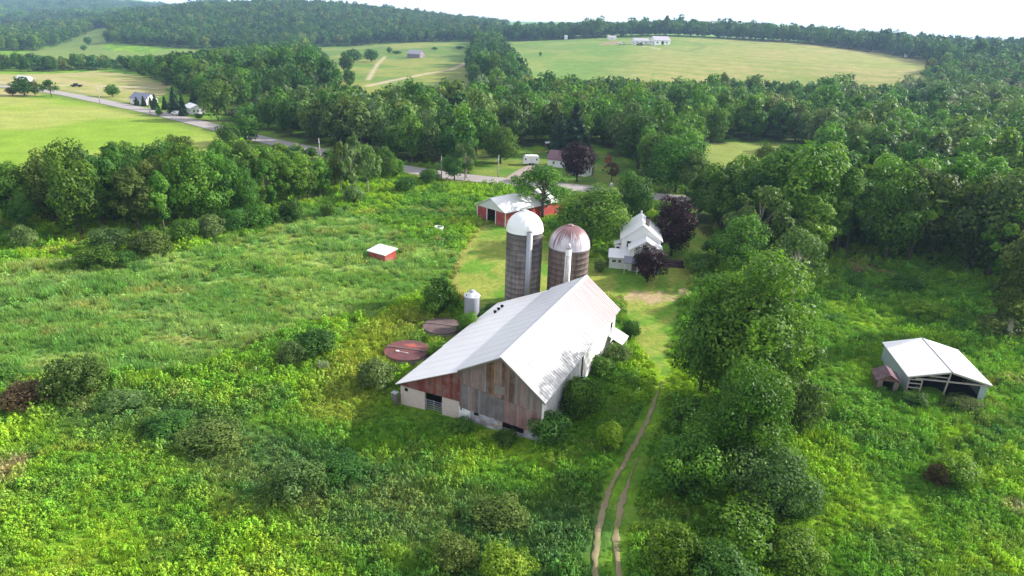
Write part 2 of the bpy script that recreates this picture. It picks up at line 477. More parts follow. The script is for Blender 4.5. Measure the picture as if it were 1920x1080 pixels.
NOM = dict(round=(14, 12), tall=(15, 8.5), open=(13, 11), shrub=(3, 3.6), spruce=(14, 6.5))
LIB = {}
def lib(form, lod, var, bark=BARK):
    key = (form, lod, var, bark.name)
    if key in LIB: return LIB[key]
    h, w = NOM[form]; seed = {'round': 100, 'tall': 200, 'open': 300, 'shrub': 400, 'spruce': 500}[form] + var * 7
    if form == 'spruce':
        n, s = {0: (3600, .55), 1: (1200, .9), 2: (220, 1.8)}[lod]
        c = LIB.get((form, lod, var)) or spruce_crown('crown', seed, h, w, n, s)
    elif form == 'shrub':
        n, s = {-1: (11000, .095), 0: (5200, .14), 1: (1500, .27), 2: (260, .6)}[lod]
        c = LIB.get((form, lod, var)) or crown_mesh('crown', seed, h, w, form, n, s)
    else:
        n, s = {-1: (21000, .27), 0: (8500, .40), 1: (2600, .70), 2: (300, 1.7)}[lod]
        if form == 'open': n = int(n * .55)
        c = LIB.get((form, lod, var)) or crown_mesh('crown', seed, h, w, form, n, s)
    LIB[(form, lod, var)] = c
    t = trunk_mesh('trunk', seed, h, w, 'tall' if form == 'spruce' else form, bark, 0 if form == 'spruce' else (14 if form == 'open' else 9)) 
    LIB[key] = (c, t)
    return LIB[key]

def lod_for(d): return 0 if d < 175 else 1
NVAR = dict(round=6, tall=5, open=4, shrub=5, spruce=3)

def plant(name, label, cat, x, y, h, w, form, leaf, group=None, var=None, bark=BARK, lod=None, rz=None, z=None):
    d = math.hypot(x, y)
    if lod is None: lod = lod_for(d)
    if var is None: var = random.randrange(NVAR[form])
    cme, tme = lib(form, lod, var, bark)
    nh, nw = NOM[form]
    o = thing(name, label, cat, (x, y, tz(x, y) if z is None else z), random.uniform(0, 6.28) if rz is None else rz, group)
    o.scale = (w / nw, w / nw, h / nh)
    t = bpy.data.objects.new('stem' if form == 'shrub' else 'trunk', tme); COL.objects.link(t); t.parent = o
    c = bpy.data.objects.new('foliage' if form == 'shrub' else 'crown', cme); COL.objects.link(c); c.parent = o
    if not cme.materials: cme.materials.append(LEAF['mid'])
    c.material_slots[0].link = 'OBJECT'; c.material_slots[0].material = LEAF[leaf]
    return o

# ------------------------------------------------------------------ scattering (only for masses nobody could count)
def scatter(name, label, cat, pts, rot, scl, idx, tint, protos):
    me = bpy.data.meshes.new(name); n = len(pts)
    me.vertices.add(n); me.vertices.foreach_set('co', np.asarray(pts, np.float32).ravel())
    for nm, ty, key, arr in (('rot', 'FLOAT', 'value', rot), ('idx', 'INT', 'value', idx)):
        a = me.attributes.new(nm, ty, 'POINT'); a.data.foreach_set(key, np.asarray(arr, np.int32 if ty == 'INT' else np.float32))
    a = me.attributes.new('scl', 'FLOAT_VECTOR', 'POINT'); a.data.foreach_set('vector', np.asarray(scl, np.float32).ravel())
    c = np.ones((n, 4), np.float32); c[:, :3] = tint
    a = me.attributes.new('tint', 'FLOAT_COLOR', 'POINT'); a.data.foreach_set('color', c.ravel())
    me.update()
    o = bpy.data.objects.new(name, me); COL.objects.link(o)
    tag(o, label, cat, None, 'stuff')
    col = bpy.data.collections.new(name + '_forms')
    for i, pm in enumerate(protos):
        po = bpy.data.objects.new('%s_form_%02d' % (name, i), pm); col.objects.link(po)
    g = bpy.data.node_groups.new(name, 'GeometryNodeTree')
    g.interface.new_socket('Geometry', in_out='INPUT', socket_type='NodeSocketGeometry')
    g.interface.new_socket('Geometry', in_out='OUTPUT', socket_type='NodeSocketGeometry')
    N = g.nodes.new; L = g.links.new
    gi, go = N('NodeGroupInput'), N('NodeGroupOutput')
    ci = N('GeometryNodeCollectionInfo'); ci.inputs['Collection'].default_value = col
    ci.inputs['Separate Children'].default_value = True; ci.inputs['Reset Children'].default_value = True
    ip = N('GeometryNodeInstanceOnPoints'); ip.inputs['Pick Instance'].default_value = True
    def na(nm, ty):
        k = N('GeometryNodeInputNamedAttribute'); k.data_type = ty; k.inputs['Name'].default_value = nm
        return k.outputs['Attribute']
    cx = N('ShaderNodeCombineXYZ'); L(na('rot', 'FLOAT'), cx.inputs[2])
    L(gi.outputs[0], ip.inputs['Points']); L(ci.outputs[0], ip.inputs['Instance'])
    L(na('idx', 'INT'), ip.inputs['Instance Index'])
    L(cx.outputs[0], ip.inputs['Rotation']); L(na('scl', 'FLOAT_VECTOR'), ip.inputs['Scale'])
    L(ip.outputs[0], go.inputs[0])
    md = o.modifiers.new('scatter', 'NODES'); md.node_group = g
    return o

# ------------------------------------------------------------------ zones of the land
Z_CANARY = gp((-60, 500), (330, 468), (640, 392), (820, 470), (800, 560), (690, 600), (560, 590), (430, 640), (300, 690), (150, 700), (-60, 720))
Z_LAWN = gp((848, 525), (868, 475), (905, 425), (960, 412), (1000, 440), (1140, 500), (1190, 440), (1240, 415), (1300, 388), (1345, 395), (1335, 450), (1290, 540), (1260, 640), (1252, 706), (1230, 712), (1208, 660), (1180, 600), (1170, 560), (1000, 560), (900, 590), (868, 560))
Z_DIRT = gp((1165, 560), (1180, 547), (1240, 545), (1290, 540), (1285, 562), (1230, 572), (1180, 575))
Z_LFIELD = gp((-120, 180), (40, 182), (120, 185), (200, 200), (300, 221), (400, 248), (440, 262), (400, 330), (-300, 380))
Z_LFAR = gp((-200, 186), (60, 180), (130, 172), (200, 186), (255, 196), (310, 178), (318, 160), (260, 142), (180, 133), (-200, 140))
Z_NOOK = gp((1285, 335), (1290, 268), (1460, 268), (1460, 330))
Z_YARD = gp((880, 332), (900, 300), (985, 282), (1130, 286), (1170, 300), (1230, 345), (1225, 368), (1100, 352), (960, 338))
Z_HILLR = [UR(1225, 540)] + up((1800, 540), (1800, 1000), (1300, 1000), (1225, 960))
Z_HILLM = up((930, 380), (1225, 500), (1225, 960), (930, 1000))
Z_HILLL = up((620, 300), (900, 300), (930, 1000), (560, 1000))
Z_SWATH = gp((0, 118), (36, 101), (116, 82), (176, 56), (218, 50), (208, 76), (184, 92), (262, 100), (262, 118))
Z_MID = gp((205, 118), (250, 104), (300, 95), (400, 91), (408, 102), (330, 115))
HILL_LINES = [gp((1236, 74), (1270, 76), (1300, 80), (1318, 86)), gp((1245, 90), (1290, 96), (1320, 88)), gp((960, 84), (1010, 92), (1080, 94)), gp((1330, 74), (1460, 84), (1600, 100))]
HILL_DRIVE = gp((1195, 86), (1220, 88), (1240, 93))
RUT_L = gp((1243, 715), (1228, 752), (1215, 790), (1196, 824), (1175, 860), (1154, 898), (1138, 932), (1126, 966), (1120, 1000), (1116, 1040), (1116, 1080), (1120, 1130))
RUT_R = gp((1196, 858), (1180, 898), (1168, 932), (1160, 966), (1157, 1000), (1156, 1040), (1158, 1080), (1164, 1130))
ROAD = gp((1420, 386), (1320, 379), (1214, 368), (1100, 354), (970, 342), (870, 334.5), (745, 316), (620, 289), (490, 262), (400, 238), (300, 213), (200, 192), (120, 176), (60, 166), (-60, 158))
DRIVE = gp((960, 341), (968, 333), (985, 322), (1000, 314), (1012, 310))
LANE = gp((-40, 152), (60, 158), (100, 160), (180, 160.5), (230, 162), (290, 166))
HILLPATH = gp((690, 161), (740, 150), (800, 138), (848, 130), (876, 117), (882, 105), (888, 96))
HILLPATH2 = gp((690, 150), (708, 120), (722, 106))

def wmask(x, y, poly, amp=2.5, sc=6.0, s=3):
    wx = x + (fbm(x / sc, y / sc, s, 3) - .5) * 2 * amp; wy = y + (fbm(x / sc, y / sc, s + 5, 3) - .5) * 2 * amp
    return inpoly(wx, wy, poly).astype(float)[:, None]

def lerp(a, b, t): return a * (1 - t) + np.asarray(b) * t

def ground_col(x, y):
    """vegetation and soil colour of the open land (no light or shade in it)"""
    x = np.asarray(x, float); y = np.asarray(y, float); n = len(x); r = np.hypot(x, y)
    yg, gr, dk = np.array((.205, .340, .022)), np.array((.110, .240, .026)), np.array((.055, .145, .030))
    a = fbm(x / 9, y / 9, 1, 4)[:, None]; b = fbm(x / 2.6, y / 2.6, 2, 3)[:, None]; c = fbm(x / 22, y / 22, 7, 3)[:, None]
    col = lerp(np.tile(gr, (n, 1)), yg, sstep(.40, .66, a * .55 + b * .25 + c * .2))
    col = lerp(col, dk, sstep(.52, .72, fbm(x / 6, y / 6, 12, 4))[:, None] * .75)
    # darker bluish band through the near meadow
    band = polydist(x + (fbm(x / 7, y / 7, 33, 3) - .5) * 6, y, gp((190, 765), (330, 800), (470, 860), (600, 905), (760, 960), (1000, 1000)))
    col = lerp(col, (.070, .140, .045), (1 - sstep(2.0, 6.5, band))[:, None] * .8)
    # blue green canary grass
    m = wmask(x, y, Z_CANARY, 7, 14)
    cg = lerp(np.tile(np.array((.155, .280, .066)), (n, 1)), (.265, .365, .11), sstep(.42, .62, fbm(x / 8, y / 3.4, 21, 4))[:, None])
    cg = lerp(cg, (.10, .22, .055), sstep(.5, .68, fbm(x / 5, y / 3, 25, 3))[:, None] * .7)
    col = lerp(col, cg, m * .85)
    # dry tan / russet patches
    t = sstep(.60, .70, fbm(x / 4.2, y / 3.0, 41, 4))[:, None] * sstep(.42, .60, fbm(x / 30, y / 30, 44, 2))[:, None]
    col = lerp(col, (.36, .27, .11), t * np.where(r < 78, .14, .3)[:, None] * (r < 190)[:, None])
    t2 = sstep(.60, .74, fbm(x / 2.2, y / 2.2, 47, 3))[:, None] * (r < 95)[:, None]
    col = lerp(col, (.25, .25, .05), t2 * .12)
    # yellow strip left of the barn
    d = polydist(x, y, gp((640, 760), (660, 700), (700, 650), (760, 600)))
    col = lerp(col, (.28, .28, .04), (1 - sstep(1.5, 5.5, d))[:, None] * .5)
    d = polydist(x, y, gp((-40, 400), (60, 410), (150, 400)))
    col = lerp(col, (.17, .24, .03), (1 - sstep(3, 10, d))[:, None] * .9)
    # mown lawn
    m = wmask(x, y, Z_LAWN, 2.0, 4)
    ring = np.hypot(x - 1, y - 101)
    lw = lerp(np.tile(np.array((.115, .235, .030)), (n, 1)), (.245, .285, .062), sstep(.40, .66, fbm(x / 6, y / 6, 51, 4) + .07 * np.sin(ring * 2.2))[:, None])
    col = lerp(col, lw, m)
    de = np.minimum(polydist(x, y, Z_LAWN[:5]), polydist(x, y, Z_LAWN[-3:] + Z_LAWN[:1]))
    col = lerp(col, (.30, .25, .09), (1 - sstep(.25, .9, de))[:, None] * .6)
    m = wmask(x, y, Z_DIRT, 1.5, 3)
    col = lerp(col, (.36, .28, .17), m * sstep(.3, .55, fbm(x / 2, y / 2, 55, 3))[:, None])
    # bare earth by the left edge
    d = np.hypot(x - P(0, 890)[0], y - P(0, 890)[1])
    col = lerp(col, (.33, .24, .15), (1 - sstep(.8, 2.6, d + (b[:, 0] - .5) * 3))[:, None] * .8)
    d = np.hypot(x - P(1915, 960)[0], y - P(1915, 960)[1])
    col = lerp(col, (.33, .26, .18), (1 - sstep(.5, 1.6, d + (b[:, 0] - .5) * 2))[:, None] * .8)
    # fields beyond
    st = np.sin((x * .55 + y * .83) * .28 + 3 * fbm(x / 40, y / 40, 61, 2))[:, None] * .5 + .5
    big = fbm(x / 45, y / 45, 62, 4)[:, None]
    lf = lerp(np.tile(np.array((.195, .310, .035)), (n, 1)), (.29, .33, .085), sstep(.42, .62, big))
    col = lerp(col, lf, wmask(x, y, Z_LFIELD, 3, 12))
    lf2 = lerp(np.tile(np.array((.27, .29, .095)), (n, 1)), (.34, .31, .15), sstep(.35, .65, big * .7 + st * .3))
    col = lerp(col, lf2, wmask(x, y, Z_LFAR, 3, 12))
    col = lerp(col, (.22, .27, .07), wmask(x, y, Z_NOOK, 2, 12))
    yd = lerp(np.tile(np.array((.09, .19, .03)), (n, 1)), (.17, .23, .05), sstep(.45, .6, fbm(x / 8, y / 8, 64, 3))[:, None])
    col = lerp(col, yd, wmask(x, y, Z_YARD, 2, 8))
    hr = lerp(np.tile(np.array((.22, .265, .070)), (n, 1)), (.31, .285, .115), sstep(.4, .62, big * .65 + st * .35))
    hm = lerp(np.tile(np.array((.14, .235, .055)), (n, 1)), (.20, .265, .07), sstep(.4, .62, big))
    ga = np.arctan2(x, y) + (fbm(x / 60, y / 60, 66, 3) - .5) * .12 - (r - 760) * .0004
    hf = lerp(hm, hr, sstep(uaz(1150), uaz(1400), ga)[:, None])
    col = lerp(col, hf, np.maximum(wmask(x, y, Z_HILLR, 12, 40), wmask(x, y, Z_HILLM, 10, 40)))
    for ln in HILL_LINES:
        col = lerp(col, (.115, .17, .05), (1 - sstep(1.5, 5, polydist(x, y, ln)))[:, None] * .55)
    col = lerp(col, (.45, .40, .32), (1 - sstep(1.0, 3, polydist(x, y, HILL_DRIVE)))[:, None] * .8)
    hl = lerp(np.tile(np.array((.12, .20, .045)), (n, 1)), (.22, .25, .065), sstep(.4, .62, big))
    col = lerp(col, hl, wmask(x, y, Z_HILLL, 10, 40))
    hd = np.minimum(polydist(x, y, HILLPATH), polydist(x, y, HILLPATH2) + 1)
    col = lerp(col, (.42, .36, .26), (1 - sstep(1.6, 3.6, hd))[:, None] * .9)
    scar = gp((1125, 84), (1170, 82), (1158, 77), (1130, 79))
    col = lerp(col, (.30, .21, .16), wmask(x, y, scar, 6, 15) * .8)
    col = lerp(col, (.16, .23, .055), np.maximum(wmask(x, y, Z_SWATH, 6, 30), wmask(x, y, Z_MID, 6, 30)))
    d = polydist(x, y, LANE)
    col = lerp(col, (.42, .37, .30), (1 - sstep(1.2, 2.6, d))[:, None])
    # verge
    d = polydist(x, y, ROAD)
    vg = (1 - sstep(6.0, 11.0, d))[:, None]
    col = lerp(col, (.14, .20, .04), vg * .7)
    return col

# ------------------------------------------------------------------ woods: where the trees stand
def poisson(poly, sp, seed, jit=.42):
    r = np.random.default_rng(seed); p = np.array(poly)
    x0, y0 = p.min(0); x1, y1 = p.max(0)
    nx, ny = int((x1 - x0) / sp) + 1, int((y1 - y0) / sp) + 1
    i, j = np.meshgrid(np.arange(nx), np.arange(ny))
    x = x0 + (i + (j % 2) * .5 + r.uniform(-jit, jit, i.shape)) * sp; y = y0 + (j + r.uniform(-jit, jit, i.shape)) * sp
    x, y = x.ravel(), y.ravel(); k = inpoly(x, y, poly)
    return x[k], y[k]

ROADC = [G(*q)[:2] for q in ((1420, 386), (1320, 379), (1214, 368), (1100, 354), (970, 342), (870, 334.5), (745, 316), (620, 289), (490, 262), (400, 238), (300, 213), (200, 192), (120, 176))]
EDGE_W1 = [(-30, 462), (60, 448), (150, 452), (230, 446), (330, 440), (430, 418), (560, 392), (640, 370), (720, 346), (790, 332), (838, 327)]
BACK_W1 = [(870, 322), (745, 306), (640, 287), (560, 284), (500, 285), (420, 318), (380, 350), (300, 355), (200, 352), (150, 376), (60, 412), (-40, 412)]
W = []   # records: wood, x, y, h, w, form, leaf
CAPS = {
    'far row': [(-50, 104), (60, 104), (180, 108), (250, 110), (330, 108), (400, 100)],
    'spur': [(220, 112), (300, 106), (400, 96), (480, 80), (540, 70), (575, 68), (600, 100), (632, 140)],
    'left': [(0, 292), (60, 288), (110, 272), (160, 250), (220, 246), (300, 250), (360, 262), (420, 256), (480, 280), (540, 292), (620, 300), (650, 262), (700, 276), (760, 282), (820, 290), (870, 312)],
    'right': [(1290, 350), (1330, 330), (1360, 306), (1400, 298), (1437, 288), (1457, 256), (1490, 238), (1560, 252), (1640, 262), (1690, 240), (1740, 272), (1800, 262), (1870, 248), (1930, 244)],
    'valley': [(400, 230), (470, 200), (520, 165), (620, 158), (690, 162), (760, 152), (850, 145), (900, 132), (1000, 128), (1100, 126), (1180, 112), (1240, 100), (1320, 106), (1400, 116), (1500, 122), (1620, 126), (1720, 128), (1760, 118), (1840, 124), (1920, 140)],
}
def cap_h(wood, x, y, h, q):
    if wood not in CAPS: return h
    z = tz(x, y); u, v, dd = proj(x, y, z + h)
    us, vs_ = zip(*CAPS[wood]); vc = np.interp(u, us, vs_) + q * 26 - 6
    while h > 3.5 and proj(x, y, z + h)[1] < vc: h -= .35
    return h
def proj(x, y, z):
    d = np.stack((np.asarray(x, float), np.asarray(y, float), np.asarray(z, float) - H)); dep = d[1] * CP - d[2] * SP; up_ = d[1] * SP + d[2] * CP
    a, b = d[0] / dep, up_ / dep
    return 960 + F * (a * CR + b * SR), 540 - F * (b * CR - a * SR), dep
def add_wood(wood, poly, sp, seed, hr, leaves, forms, avoid=(), edge=None, wr=(.62, .85), clear_road=6.5):
    x, y = poisson(poly, sp, seed); r = np.random.default_rng(seed + 1)
    ok = np.ones(len(x), bool)
    for a in avoid: ok &= ~inpoly(x, y, a)
    ok &= polydist(x, y, ROADC) > clear_road
    x, y = x[ok], y[ok]
    cl = fbm(x / 26, y / 26, seed, 2)
    for k in range(len(x)):
        h = r.uniform(*hr) * (.86 + .28 * cl[k])
        if r.random() < .1: h *= 1.25
        if r.random() < .12: h *= .7
        h = cap_h(wood, x[k], y[k], h, r.random() ** 1.6)
        f = forms[int(r.random() ** 1.0 * len(forms))]
        li = int(np.clip((cl[k] - .5) * 1.6 * len(leaves) + r.random() * len(leaves), 0, len(leaves) - 1))
        w = h * r.uniform(*wr) * (.74 if f == 'tall' else 1.0)
        W.append((wood, x[k], y[k], h, max(w, sp * .95 if f != 'tall' else sp * .75), f, leaves[li]))

MIX = ['bright', 'mid', 'mid', 'dark', 'mid', 'olive', 'mid', 'dark', 'grey']
DARKMIX = ['mid', 'dark', 'dark', 'mid', 'olive', 'dark']
HOLE_YARD = gp((868, 345), (880, 318), (900, 292), (985, 278), (1130, 280), (1172, 300), (1200, 330), (1250, 362), (1240, 380), (900, 345))
HOLE_NOOK = gp((1300, 372), (1296, 300), (1292, 270), (1470, 268), (1560, 290), (1480, 372))
HOLE_HOUSES = gp((235, 215), (235, 180), (318, 170), (392, 202), (410, 222), (400, 236), (300, 213))
add_wood('left', gp(*(EDGE_W1 + BACK_W1)), 5.2, 21, (9.5, 13.5), MIX, ['round', 'tall', 'tall', 'open', 'round'], wr=(.58, .8))
# behind the road
add_wood('valley', gp((425, 226), (470, 243), (560, 262), (650, 282), (760, 304), (868, 322), (885, 318), (900, 296), (985, 280), (1130, 282), (1180, 296), (1240, 360), (1325, 366)) +
         up((1470, 195), (1560, 210), (2060, 190), (2060, 560), (1720, 520), (1500, 450), (1250, 405), (1080, 385), (940, 370), (880, 315), (690, 290), (640, 340), (560, 335), (470, 325)),
         7.2, 31, (10, 14.5), MIX, ['round', 'round', 'tall', 'round', 'tall'], avoid=(HOLE_YARD, HOLE_NOOK, HOLE_HOUSES), wr=(.62, .82))
add_wood('spur', gp((408, 232), (392, 214), (384, 198), (350, 180), (322, 166), (292, 150), (252, 138), (228, 135)) + up((228, 560), (300, 720), (400, 780), (480, 840), (560, 900), (600, 850), (622, 620), (640, 380), (560, 340), (470, 330)) + gp((425, 226)), 8.0, 41, (11, 16), DARKMIX, ['round', 'round', 'tall'], avoid=(HOLE_HOUSES,))
add_wood('field row', up((880, 420), (985, 420), (965, 560), (950, 700), (925, 940), (892, 940), (890, 700), (880, 560)), 8, 43, (12, 17), ['dark', 'dark', 'mid'], ['round', 'tall'])
add_wood('ridge', up((905, 970), (1000, 952), (1100, 945), (1250, 935), (1400, 918), (1500, 912), (1640, 880), (1730, 800), (1780, 700), (2060, 620), (2060, 1500), (1720, 1500), (1400, 1150), (1250, 1060), (1100, 1110), (905, 1200)), 11, 47, (14, 20), ['dark', 'mid', 'dark', 'dark'], ['round', 'tall', 'round'])
add_wood('valley end', gp((1960, 380), (1960, 300)) + up((2060, 420), (2060, 640), (1760, 700), (1740, 640), (1750, 560), (1700, 520)), 9, 48, (11, 15), MIX, ['round', 'tall'])
add_wood('big hill', up((-200, 1000), (20, 1010), (120, 1030), (195, 1080), (300, 1000), (420, 950), (560, 985), (700, 1000), (930, 960), (950, 1900), (120, 1850), (-200, 1500)), 11, 53, (13, 18), ['dark', 'mid', 'dark', 'olive', 'dark'], ['round', 'round', 'tall'], avoid=(Z_SWATH, Z_MID))
add_wood('far row', up((-40, 600), (60, 592), (180, 590), (250, 572), (330, 520), (380, 600), (300, 700), (180, 660), (-40, 690)), 9, 57, (11, 16), ['mid', 'dark', 'olive', 'dark'], ['round', 'tall'], avoid=())
add_wood('blue hill', up((-250, 2050), (430, 2050), (430, 2900), (300, 3700), (-250, 3700)), 19, 59, (18, 26), ['dark', 'mid'], ['round'], wr=(.95, 1.2))
add_wood('right', gp((1345, 448), (1420, 478), (1540, 478), (1640, 492), (1720, 512), (1800, 512), (1880, 560), (2000, 600), (2100, 560)) + up((2160, 150), (1960, 168), (1700, 165), (1560, 170), (1470, 168), (1400, 150), (1330, 138)), 5.6, 61, (12.5, 17), ['mid', 'bright', 'mid', 'dark', 'bright', 'olive', 'mid', 'bright'], ['tall', 'round', 'tall', 'open'], wr=(.6, .85), clear_road=8)

# ------------------------------------------------------------------ the 260 trees that show largest stand alone, the rest is the far forest
wx = np.array([w[1] for w in W]); wy = np.array([w[2] for w in W]); wh = np.array([w[3] for w in W]); ww = np.array([w[4] for w in W])
wz = terrain(wx, wy)
order = np.argsort(np.hypot(wx, wy))
buf = np.zeros((540, 960), bool); vis = np.zeros(len(W), int)
fx0, fx1 = 1240, 1540   # the hedge trees by the track hide what lies behind
for k in order:
    u0, v0, dd = proj(wx[k], wy[k], wz[k] + wh[k] * .55)
    if dd < 5: continue
    rx = F * ww[k] / dd / 4; ry = F * wh[k] / dd * .24
    cx, cy = u0 / 2, v0 / 2
    x0, x1, y0, y1 = int(max(0, cx - rx)), int(min(960, cx + rx + 1)), int(max(0, cy - ry)), int(min(540, cy + ry + 1))
    if x0 >= x1 or y0 >= y1: continue
    yy, xx = np.mgrid[y0:y1, x0:x1]
    e = ((xx - cx) / max(rx, .7)) ** 2 + ((yy - cy) / max(ry, .7)) ** 2 <= 1
    sub = buf[y0:y1, x0:x1]
    vis[k] = int((e & ~sub).sum()); sub |= e
rank = np.argsort(-vis); single = set(int(k) for k in rank[:262] if vis[k] > 0)

WDESC = {'left': 'wood behind the wide meadow', 'valley': 'valley wood beyond the road', 'right': 'wood behind the white shed',
         'spur': 'wood left of hill field', 'field row': 'strip between the hill fields', 'ridge': 'right ridge tree line',
         'big hill': 'big forested hill', 'far row': 'row behind pale field', 'valley end': 'right end of valley wood', 'blue hill': 'blue hill'}
TONE = {'bright': 'light green', 'mid': 'mid green', 'dark': 'dark green', 'olive': 'olive green', 'grey': 'pale grey-green'}
FORM = {'round': 'rounded', 'tall': 'slender', 'open': 'loose'}
ORD = 'first second third fourth fifth sixth seventh eighth ninth tenth eleventh twelfth thirteenth fourteenth fifteenth sixteenth seventeenth eighteenth nineteenth twentieth'.split()
ROWN = ['front row', 'second row', 'third row', 'fourth row', 'fifth row', 'sixth row', 'seventh row', 'eighth row', 'ninth row', 'tenth row', 'eleventh row', 'twelfth row', 'thirteenth row']
def depth_in(k):
    return math.hypot(wx[k], wy[k])
labels = {}
for wood in WDESC:
    ks = [k for k in single if W[k][0] == wood]
    # rows: from the near edge backwards, each at most twenty trees across, counted along the picture from the left
    ks.sort(key=lambda k: proj(wx[k], wy[k], wz[k])[1], reverse=True)
    nrow = max(1, math.ceil(len(ks) / 18)); per = math.ceil(len(ks) / nrow) if ks else 1
    for ri in range(nrow):
        row = sorted(ks[ri * per:(ri + 1) * per], key=lambda k: proj(wx[k], wy[k], wz[k])[0])
        for i, k in enumerate(row):
            labels[k] = '%s %s tree, %s from left in %s, %s' % (TONE[W[k][6]], FORM[W[k][5]], ORD[i], ROWN[ri], WDESC[wood])
fx, fy, fz, fr, fs, fi, ft = [], [], [], [], [], [], []
TINT = {'bright': (.125, .235, .022), 'mid': (.075, .162, .022), 'dark': (.046, .112, .024), 'olive': (.115, .168, .034), 'grey': (.14, .195, .075)}
FAR_FORMS = [('round', v) for v in range(6)] + [('tall', v) for v in range(5)]
rr = np.random.default_rng(77)
for k in range(len(W)):
    wood, x, y, h, w, f, leaf = W[k]
    if k in single:
        bark = BARKL if (f == 'tall' and rr.random() < .3) else BARK
        plant('broadleaf_tree', labels[k], 'tree', x, y, h, w, f, leaf, WDESC[wood] + ' trees', bark=bark)
    else:
        f2 = 'round' if f == 'open' else f
        nh, nw = NOM[f2]
        fx.append(x); fy.append(y); fz.append(wz[k] - .3); fr.append(rr.uniform(0, 6.28)); fs.append((w / nw, w / nw, h / nh))
        fi.append(int(rr.random() * 6) if f2 == 'round' else 6 + int(rr.random() * 5)); ft.append(np.array(TINT[leaf]) * rr.uniform(.75, 1.3) * np.array((rr.uniform(.8, 1.15), 1, rr.uniform(.8, 1.4))) * (1 if rr.random() > .015 else np.array((1.25, .9, 1.6))))
protos = []
for f, v in FAR_FORMS:
    h, w = NOM[f]
    m = crown_mesh('far_crown', {'round': 100, 'tall': 200}[f] + v * 7, h, w, f, 420, 1.45)
    m.materials.append(M_FOL); protos.append(m)
far = np.stack((fx, fy, fz), 1); fr = np.array(fr); fs = np.array(fs); fi = np.array(fi); ft = np.array(ft)
scatter('far_forest', 'dense green forest covering the valley floor and the hills', 'forest', far, fr, fs, fi, ft, protos)
print('trees', len(W), 'single', len(single), 'far', len(far))

# ------------------------------------------------------------------ ground sheet
az_in = np.arange(-44, 44.01, .16); az_out = np.concatenate((np.arange(-180, -44, 4.0), np.arange(48, 180, 4.0)))
az = np.radians(np.sort(np.concatenate((az_in, az_out))))
rad = [6.0]
while rad[-1] < 6000: rad.append(rad[-1] * (1.012 if rad[-1] > 30 else 1.03))
rad = np.array(rad)
A, RR = np.meshgrid(az, rad, indexing='ij')
gx, gy = (np.sin(A) * RR).ravel(), (np.cos(A) * RR).ravel()
gz = terrain(gx, gy) + (fbm(gx / 3.5, gy / 3.5, 71, 3) - .5) * .35 * (1 - sstep(150, 260, np.hypot(gx, gy)))
rut_d = np.minimum(polydist(gx, gy, RUT_L), polydist(gx, gy, RUT_R))
gz = terrain(gx, gy) + (gz - terrain(gx, gy)) * sstep(.5, 1.6, rut_d) * sstep(4.5, 7, polydist(gx, gy, ROAD))
na, nr = len(az), len(rad)
gcol = ground_col(gx, gy)
# forest floor: darker ground under the tree crowns
cell = {}
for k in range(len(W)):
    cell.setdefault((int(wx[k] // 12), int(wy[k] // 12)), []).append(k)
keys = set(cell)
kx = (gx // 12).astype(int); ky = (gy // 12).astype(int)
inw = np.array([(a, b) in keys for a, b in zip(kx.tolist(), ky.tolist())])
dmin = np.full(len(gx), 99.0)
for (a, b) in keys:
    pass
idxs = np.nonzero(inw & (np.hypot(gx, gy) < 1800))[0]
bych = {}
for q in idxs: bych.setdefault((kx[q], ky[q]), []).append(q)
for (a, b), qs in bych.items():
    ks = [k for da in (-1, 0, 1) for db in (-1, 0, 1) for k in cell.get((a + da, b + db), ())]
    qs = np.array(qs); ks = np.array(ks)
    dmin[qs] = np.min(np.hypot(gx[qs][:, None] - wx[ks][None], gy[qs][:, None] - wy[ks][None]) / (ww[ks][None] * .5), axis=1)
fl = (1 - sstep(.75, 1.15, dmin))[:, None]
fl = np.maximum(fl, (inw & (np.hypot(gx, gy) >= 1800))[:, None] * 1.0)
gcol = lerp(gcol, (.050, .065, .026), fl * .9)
I, J = np.meshgrid(np.arange(na), np.arange(nr - 1), indexing='ij')
i2 = (I + 1) % na
Q = np.stack((I * nr + J, I * nr + J + 1, i2 * nr + J + 1, i2 * nr + J), -1).reshape(-1, 4)
ctr = len(gx)
t = NT('ground'); p_ = t.pos()
c = t.attr('tint').outputs['Color']
n1 = t.noise(p_, 1.3, 6, .7); n2 = t.noise(p_, .12, 4, .6)
c = t.mix(1.0, c, t.ramp(n1, [(.3, (.62, .66, .6)), (.7, (1.3, 1.25, 1.2))]), 'MULTIPLY')
c = t.mix(1.0, c, t.ramp(n2, [(.35, (.85, .88, .85)), (.65, (1.12, 1.08, 1.1))]), 'MULTIPLY')
M_GROUND = t.principled(c, .95, .05, n1, .6, .25)
V = np.concatenate((np.stack((gx, gy, gz), 1), [[0, 0, 0]]))
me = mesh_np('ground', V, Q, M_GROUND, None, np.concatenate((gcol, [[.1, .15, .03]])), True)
ground = bpy.data.objects.new('ground', me); COL.objects.link(ground)
tag(ground, 'rolling farmland of meadows and fields rising to hills', 'ground', None, 'structure')
# the small disc straight below
mb = MB(); mb.poly([(math.sin(a) * 6.02, math.cos(a) * 6.02, .02) for a in np.linspace(0, 6.28, 24)[:-1][::-1]])
o = mb.build('soil', m_simple('soil_grass', (.08, .14, .03), .95, .05)); tag(o, None, None, None, 'structure')

